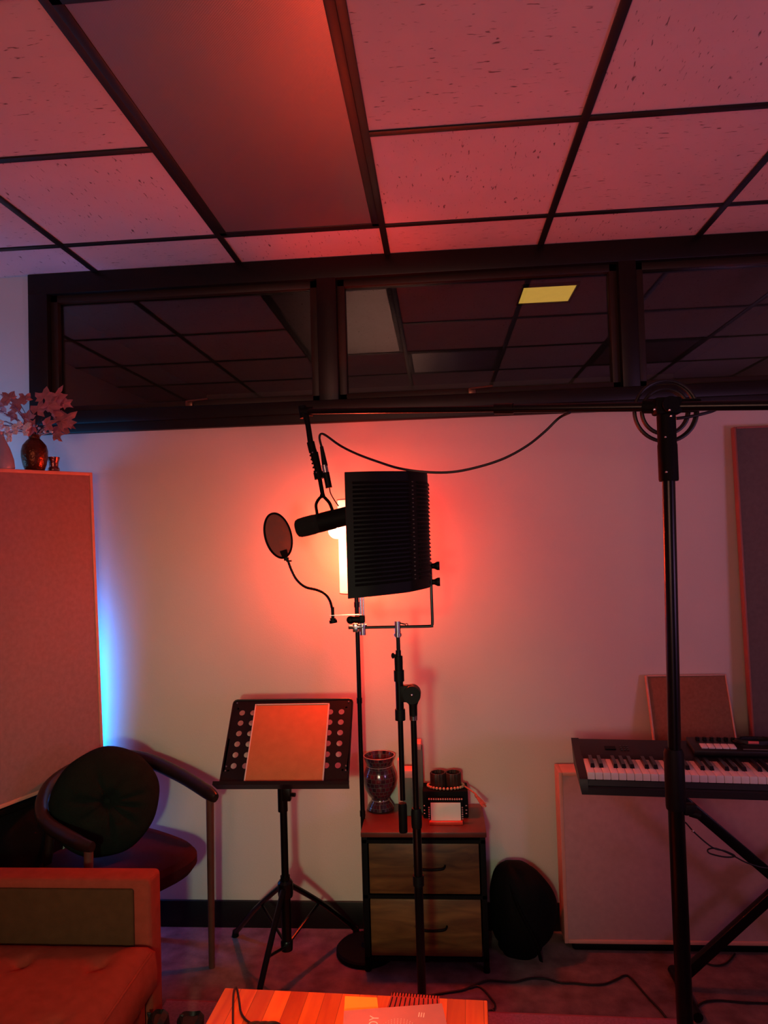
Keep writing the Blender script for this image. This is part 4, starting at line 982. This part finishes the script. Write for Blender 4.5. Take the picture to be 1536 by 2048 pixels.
bb(bm, .0006, kw-.0006, .016, .154, .041, .0625, .001); wk = mk('white_key', bm, white_pl, t, True)
bm = B(); prism(bm, [(-.0068, .062, .060), (.0068, .062, .060), (.0068, .153, .060), (-.0068, .153, .060)], (0, 0, .001))
bm.clear()
a_ = [bm.verts.new(p) for p in ((-.0068, .062, .061), (.0068, .062, .061), (.0068, .153, .061), (-.0068, .153, .061))]
c_ = [bm.verts.new(p) for p in ((-.0052, .070, .0735), (.0052, .070, .0735), (.0052, .153, .0745), (-.0052, .153, .0745))]
bm.faces.new(a_[::-1]); bm.faces.new(c_)
for i in range(4): bm.faces.new((a_[i], a_[(i+1) % 4], c_[(i+1) % 4], c_[i]))
bk = mk('black_key', bm, black_pl, t, True)
first = True; firstb = True
for i in range(nw):
    o = wk if i == 0 else wk.copy()
    if i: C.objects.link(o); o.parent = t
    o.location = (.025+i*kw, 0, 0)
    if i % 7 in (0, 1, 3, 4, 5) and i < nw-1:
        o = bk if firstb else bk.copy()
        if not firstb: C.objects.link(o); o.parent = t
        firstb = False
        o.location = (.025+(i+1)*kw+(-.0015 if i % 7 in (0, 3) else .0015 if i % 7 in (1, 5) else 0), 0, 0)
for k, (x, y) in enumerate(((.155, .235), (.165, .235), (.175, .235), (.155, .22), (.165, .22), (.175, .22), (.155, .205), (.165, .205), (.175, .205))):
    bm = B(); box(bm, (x, y, .078+(y-.2)*.12), (.0065, .006, .003), bev=.001); mk('button', bm, mat('grey_button', (46, 40, 42), .5) if k == 0 else MATS['grey_button'], t, True)
bm = B(); box(bm, (.12, .225, .0785), (.035, .035, .002)); mk('speaker_grille', bm, blackm, t, True)
bm = B()
for x in (.08, KW-.08):
    for y in (.06, .24): rod(bm, (x, y, -.0005), (x, y, .002), .012, 12)
mk('rubber_foot', bm, rubber, t, True)
# small controller lying on the deck
Mk = ROOTM[t.name]
mloc = Mk @ V((at(1376, 1515, 2.44).x-ka.x, .172, .0735)); 
t2 = thing('mini_keyboard', 'small black pad controller lying on the big keyboard', 'keyboard', mloc, ang)
tilt = Matrix.Rotation(math.radians(6.5), 3, 'X')
def lbox(bm, c, s_, bev=0): box(bm, tilt @ V(c), s_, tilt, bev)
bm = B(); lbox(bm, (.15, .055, .0095), (.32, .112, .017), .003); mk('case', bm, kbbody, t2, True)
for k in range(5):
    bm = B(); lbox(bm, (.016+.0215*k+.010, .030, .0205), (.0195, .032, .005), .001); mk('white_key', bm, white_pl, t2, True)
for k in range(6):
    bm = B(); q = tilt @ V((.02+k*.022, .085, .018)); lathe(bm, [(0, 0), (.007, 0), (.0065, .009), (0, .0095)], q, seg=16, cap=False); mk('knob', bm, rubber, t2, True)
bm = B(); lbox(bm, (.215, .012, .0195), (.15, .004, .002)); mk('edge_strip', bm, mat('grey_strip', (110, 104, 100), .4), t2, True)
hl = mloc+Matrix.Rotation(ang, 3, 'Z') @ (tilt @ V((.19, .055, .020)))
t3 = thing('coiled_cable', 'black cable bundled on top of the small pad controller', 'cable', hl, ang)
bm = B(); pts = []
for k in range(60):
    a = k*.55; r_ = .035+.007*math.sin(k*1.7); pts.append((r_*1.7*math.cos(a), .028*math.sin(a), .0045+.0004*k*.5))
tube(bm, cr(pts, 3), .003, 6); mk('cable_loops', bm, cable_m, t3, True)
bm = B(); rod(bm, (-.03, -.028, .012), (.0, -.032, .013), .0045, 10); mk('plug', bm, mat('pink_plug', (220, 110, 110), .4), t3, True)

# X stand
XY = 2.52; xc = at(1570, 1755, XY)
t = thing('keyboard_stand', 'black folding X stand under the keyboard', 'keyboard stand', (xc.x, XY, 0))
up = at(1317, 1540, XY); up.z = .700
lowx = at(1360, 1922, XY).x
def flatbar(a, b_, wd, dp, nm, parent=t):
    a, b_ = V(a), V(b_); d = (b_-a); L = d.length; d.normalize(); y = V((0, 1, 0)); z = d.cross(y)
    bm = B(); box(bm, (a+b_)/2, (L, dp, wd), Matrix((d, y, z)).transposed(), .003); return mk(nm, bm, black, parent)
flatbar((up.x, XY-.016, .700), (2*xc.x-lowx, XY-.016, .03), .034, .026, 'cross_arm')
flatbar((lowx, XY+.016, .03), (2*xc.x-up.x, XY+.016, .700), .034, .026, 'cross_arm')
bm = B(); rod(bm, (xc.x, XY-.045, xc.z), (xc.x, XY+.045, xc.z), .03, 20); mk('pivot', bm, rubber, t)
for x in (up.x, 2*xc.x-up.x):
    bm = B(); rod(bm, (x, 2.30, .714), (x, 2.70, .714), .014, 14); s_ = mk('support_bar', bm, black, t)
    bm = B(); rod(bm, (x, 2.31, .7185), (x, 2.60, .7185), .0225, 14); mk('foam_sleeve', bm, rubber, s_)
for x in (lowx, 2*xc.x-lowx):
    bm = B(); rod(bm, (x, 2.36, .018), (x, 2.61, .018), .016, 14); mk('foot_bar', bm, black, t)
# lead hanging from the keyboard
o = B(); pts = [(1372, 1646), (1392, 1668), (1425, 1695), (1450, 1702), (1470, 1712), (1450, 1714), (1420, 1707), (1416, 1699), (1432, 1697), (1460, 1708), (1490, 1724), (1520, 1734), (1545, 1737)]
tube(o, cr([at(x, y, 2.36+.004*i) for i, (x, y) in enumerate(pts)], 5), .0024, 7); tube(o, cr([at(1334, 1590, 2.30), at(1345, 1612, 2.32), at(1356, 1634, 2.34), at(1372, 1646, 2.36)], 5), .0024, 7)
tag(mk('power_cable', o, cable_m), 'thin black lead hanging under the keyboard with a small loop', 'cable')

# ------------------------------------------------------------ rug, floor cables
ra, rb_ = az(333, 2005, 0), az(1380, 2046, 0); rx = math.atan2(rb_.y-ra.y, rb_.x-ra.x)
t = thing('rug', 'pale pink rug on the carpet under the low table', 'rug', (0, 1.7, 0))
dr = V((math.cos(rx), math.sin(rx), 0)); dn_ = V((-dr.y, dr.x, 0)); ct = (ra+rb_)/2-dn_*.8
bm = B(); box(bm, ct+V((0, 0, .005)), ((rb_-ra).length, 1.6, .009), Matrix((dr, dn_, V((0, 0, 1)))).transposed(), .003); mk('pile', bm, rugm, t)
bm = B(); tube(bm, [ra+V((0, 0, .006)), (ra+rb_)/2+V((0, 0, .006)), rb_+V((0, 0, .006))], .005, 8); mk('binding', bm, mat('rug_binding', (150, 80, 84), .9), t)
def fcable(name, label, pts, r=.0035):
    bm = B(); tube(bm, cr([az(x, y, .0045) for x, y in pts], 6), r, 7); o = mk(name, bm, cable_m); tag(o, label, 'cable'); return o
fcable('floor_cable', 'black cable snaking over the carpet from the cabinet to the boom stand', [(842, 1994), (880, 1987), (925, 1980), (950, 1970), (975, 1961), (1000, 1962), (1030, 1964), (1060, 1957), (1090, 1957), (1120, 1965), (1150, 1966), (1180, 1969), (1210, 1968), (1235, 1958), (1250, 1951), (1262, 1956), (1290, 1988), (1320, 2020), (1340, 2044), (1352, 2042), (1370, 2036), (1392, 2016), (1410, 2004), (1440, 2001), (1490, 2005), (1560, 2007)])
fcable('floor_cable', 'small loop of black cable beside the right end of the low table', [(940, 1976), (955, 1972), (968, 1980), (980, 1994), (990, 2008), (988, 2018), (978, 2022), (974, 2026), (985, 2020), (996, 2032)], .003)
fcable('floor_cable', 'dark cable curling on the carpet under the keyboard stand', [(1396, 1914), (1410, 1925), (1430, 1931), (1450, 1928), (1462, 1918), (1470, 1908)], .003)

# ------------------------------------------------------------ boots
for k, (x, y, rz) in enumerate(((316, 2030, .08), (381, 2034, .08))):
    p = at(x, y, 1.96); 
    t = thing('boot', ('left' if k == 0 else 'right')+' one of two dark boot tops between the sofa and the table', 'shoe', (p.x, 1.96, .010), rz, 'dark boots by the sofa')
    h = p.z-.010; bm = B(); N = 24; rows = []
    for z, rx_, ry, oy in ((0, .036, .10, -.06), (.03, .038, .10, -.06), (.06, .036, .08, -.045), (.10, .034, .045, -.01), (h*.75, .033, .042, 0), (h-.012, .036 if k else .026, .040, 0), (h, .026 if k else .012, .036, 0), (h-.01, .020 if k else .008, .03, 0)):
        rows.append([bm.verts.new((rx_*math.cos(2*PI*i/N), oy+ry*math.sin(2*PI*i/N), z+(.008*math.cos(2*PI*i/N*2) if z > h*.9 else 0))) for i in range(N)])
    for i in range(len(rows)-1):
        for j in range(N): bm.faces.new((rows[i][j], rows[i][(j+1) % N], rows[i+1][(j+1) % N], rows[i+1][j]))
    bm.faces.new(rows[0][::-1]); bm.faces.new(rows[-1]); mk('shaft', bm, leather, t, True)
    bm = B(); tube(bm, [(-.024, 0, h-.004), (-.027, 0, h+.006), (-.020, 0, h+.004)], .004, 6); mk('pull_tab', bm, leather, t, True)

# ------------------------------------------------------------ low table and what lies on it
TZ = .45
ta, tb_ = az(450, 1975, TZ), az(975, 2000, TZ); ta_ = math.atan2(tb_.y-ta.y, tb_.x-ta.x); W_ = (tb_-ta).length
t = thing('coffee_table', 'low table with bright orange strip wood top at the bottom edge', 'table', (ta.x, ta.y, 0), ta_)
bm = B(); bb(bm, 0, W_, -.62, 0, TZ-.032, TZ, .003); mk('tabletop', bm, tblm, t, True)
bm = B(); bb(bm, .04, W_-.04, -.06, -.04, TZ-.09, TZ-.033); bb(bm, .04, W_-.04, -.58, -.56, TZ-.09, TZ-.033); bb(bm, .04, .06, -.58, -.04, TZ-.09, TZ-.033); bb(bm, W_-.06, W_-.04, -.58, -.04, TZ-.09, TZ-.033); mk('apron', bm, chwood, t, True)
for x in (.05, W_-.05):
    for y in (-.05, -.57):
        bm = B(); rod(bm, (x, y, .010), (x, y, TZ-.03), .014, 12, .02); mk('leg', bm, chwood, t, True)
def flat(name, label, cat, pix, z, h, m):
    P = [az(x, y, z) for x, y in pix]; bm = B(); prism(bm, P, (0, 0, h)); o = mk(name, bm, m); tag(o, label, cat); return o
ctr(flat('note_paper', 'small yellow sheet of paper lying on the orange table', 'paper', [(688, 2026), (757, 2022), (754, 1996), (690, 1993)], TZ+.0005, .0012, yellowp))
# spiral notebook
P = [az(x, y, TZ+.0005) for x, y in ((768, 2040), (882, 2040), (878, 1997), (784, 1990))]
t = thing('notebook', 'red notebook with a row of black spiral loops on the table', 'notebook', (P[3]+P[2])/2)
bm = B(); prism(bm, P, (0, 0, .006)); mk('cover', bm, mat('red_cover', (150, 50, 44), .6), t)
for k in range(16):
    f = (k+.5)/16; q = P[3].lerp(P[2], f)*.93+P[0].lerp(P[1], f)*.07; d = (P[0]-P[3]).normalized()
    bm = B(); tube(bm, cr([q+d*.006+V((0, 0, .0065)), q+V((0, 0, .010)), q-d*.004+V((0, 0, .007)), q-d*.001+V((0, 0, .0065))], 3), .0011, 6); mk('spiral_loop', bm, rubber, t)
bm = B()
for k in range(11):
    f = (k+.5)/11; rod(bm, P[3].lerp(P[2], f).lerp(P[0].lerp(P[1], f), .2)+V((0, 0, .0064)), P[3].lerp(P[2], f).lerp(P[0].lerp(P[1], f), .85)+V((0, 0, .0064)), .0016, 6)
mk('cover_stripe', bm, leather, t)
# booklet with foil marks
zb2 = TZ+.0085; P = [az(x, y, zb2) for x, y in ((684, 2090), (900, 2078), (884, 2010), (688, 2025))]
t = thing('booklet', 'mauve glossy booklet with silver dotted sunburst lying on the table', 'booklet', (P[3]+P[2])/2)
bm = B(); prism(bm, P, (0, 0, .004)); mk('cover', bm, bookp, t)
zz = zb2+.0043; cs_ = az(797, 2062, zz)
bm = B()
for rI, n_ in ((.040, 34), (.035, 30), (.030, 26), (.025, 22), (.020, 18), (.015, 14)):
    for k in range(n_):
        a = 2*PI*k/n_; box(bm, cs_+V((rI*math.cos(a), rI*math.sin(a), 0)), (.0012, .0012, .0006))
mk('dotted_sunburst', bm, silver, t)
def text(s_, px, size, rz):
    cu = bpy.data.curves.new('lettering', 'FONT'); cu.body = s_; cu.size = size; cu.extrude = .0002; cu.align_x = 'CENTER'
    tmp = bpy.data.objects.new('tmp', cu); C.objects.link(tmp); bpy.context.view_layer.update()
    me = bpy.data.meshes.new_from_object(tmp.evaluated_get(bpy.context.evaluated_depsgraph_get())); bpy.data.objects.remove(tmp)
    bm = B(); bm.from_mesh(me); p = az(*px, zz); bmesh.ops.transform(bm, matrix=Matrix.Translation(p) @ Matrix.Rotation(rz, 4, 'Z'), verts=bm.verts); mk('lettering', bm, silver, t)
text('JOY', (756, 2046), .030, PI/2); text('III', (842, 2034), .022, -.1)
# black cable with plug on the table
t = thing('table_cable', 'black coiled cable lying on the left of the orange table', 'cable', az(520, 2040, TZ))
bm = B(); tube(bm, cr([az(x, y, TZ+.0045) for x, y in ((468, 2090), (466, 2040), (467, 1990), (470, 1977), (474, 1977), (478, 1998), (482, 2024), (492, 2040), (505, 2048))], 6), .0026, 7)
for k in range(3):
    c = az(510+k*16, 2056, TZ+.006+.003*k)
    tube(bm, [c+V((.020*math.cos(a*PI/12), .016*math.sin(a*PI/12), 0)) for a in range(24)], .0045, 7, True)
mk('cord', bm, cable_m, t)
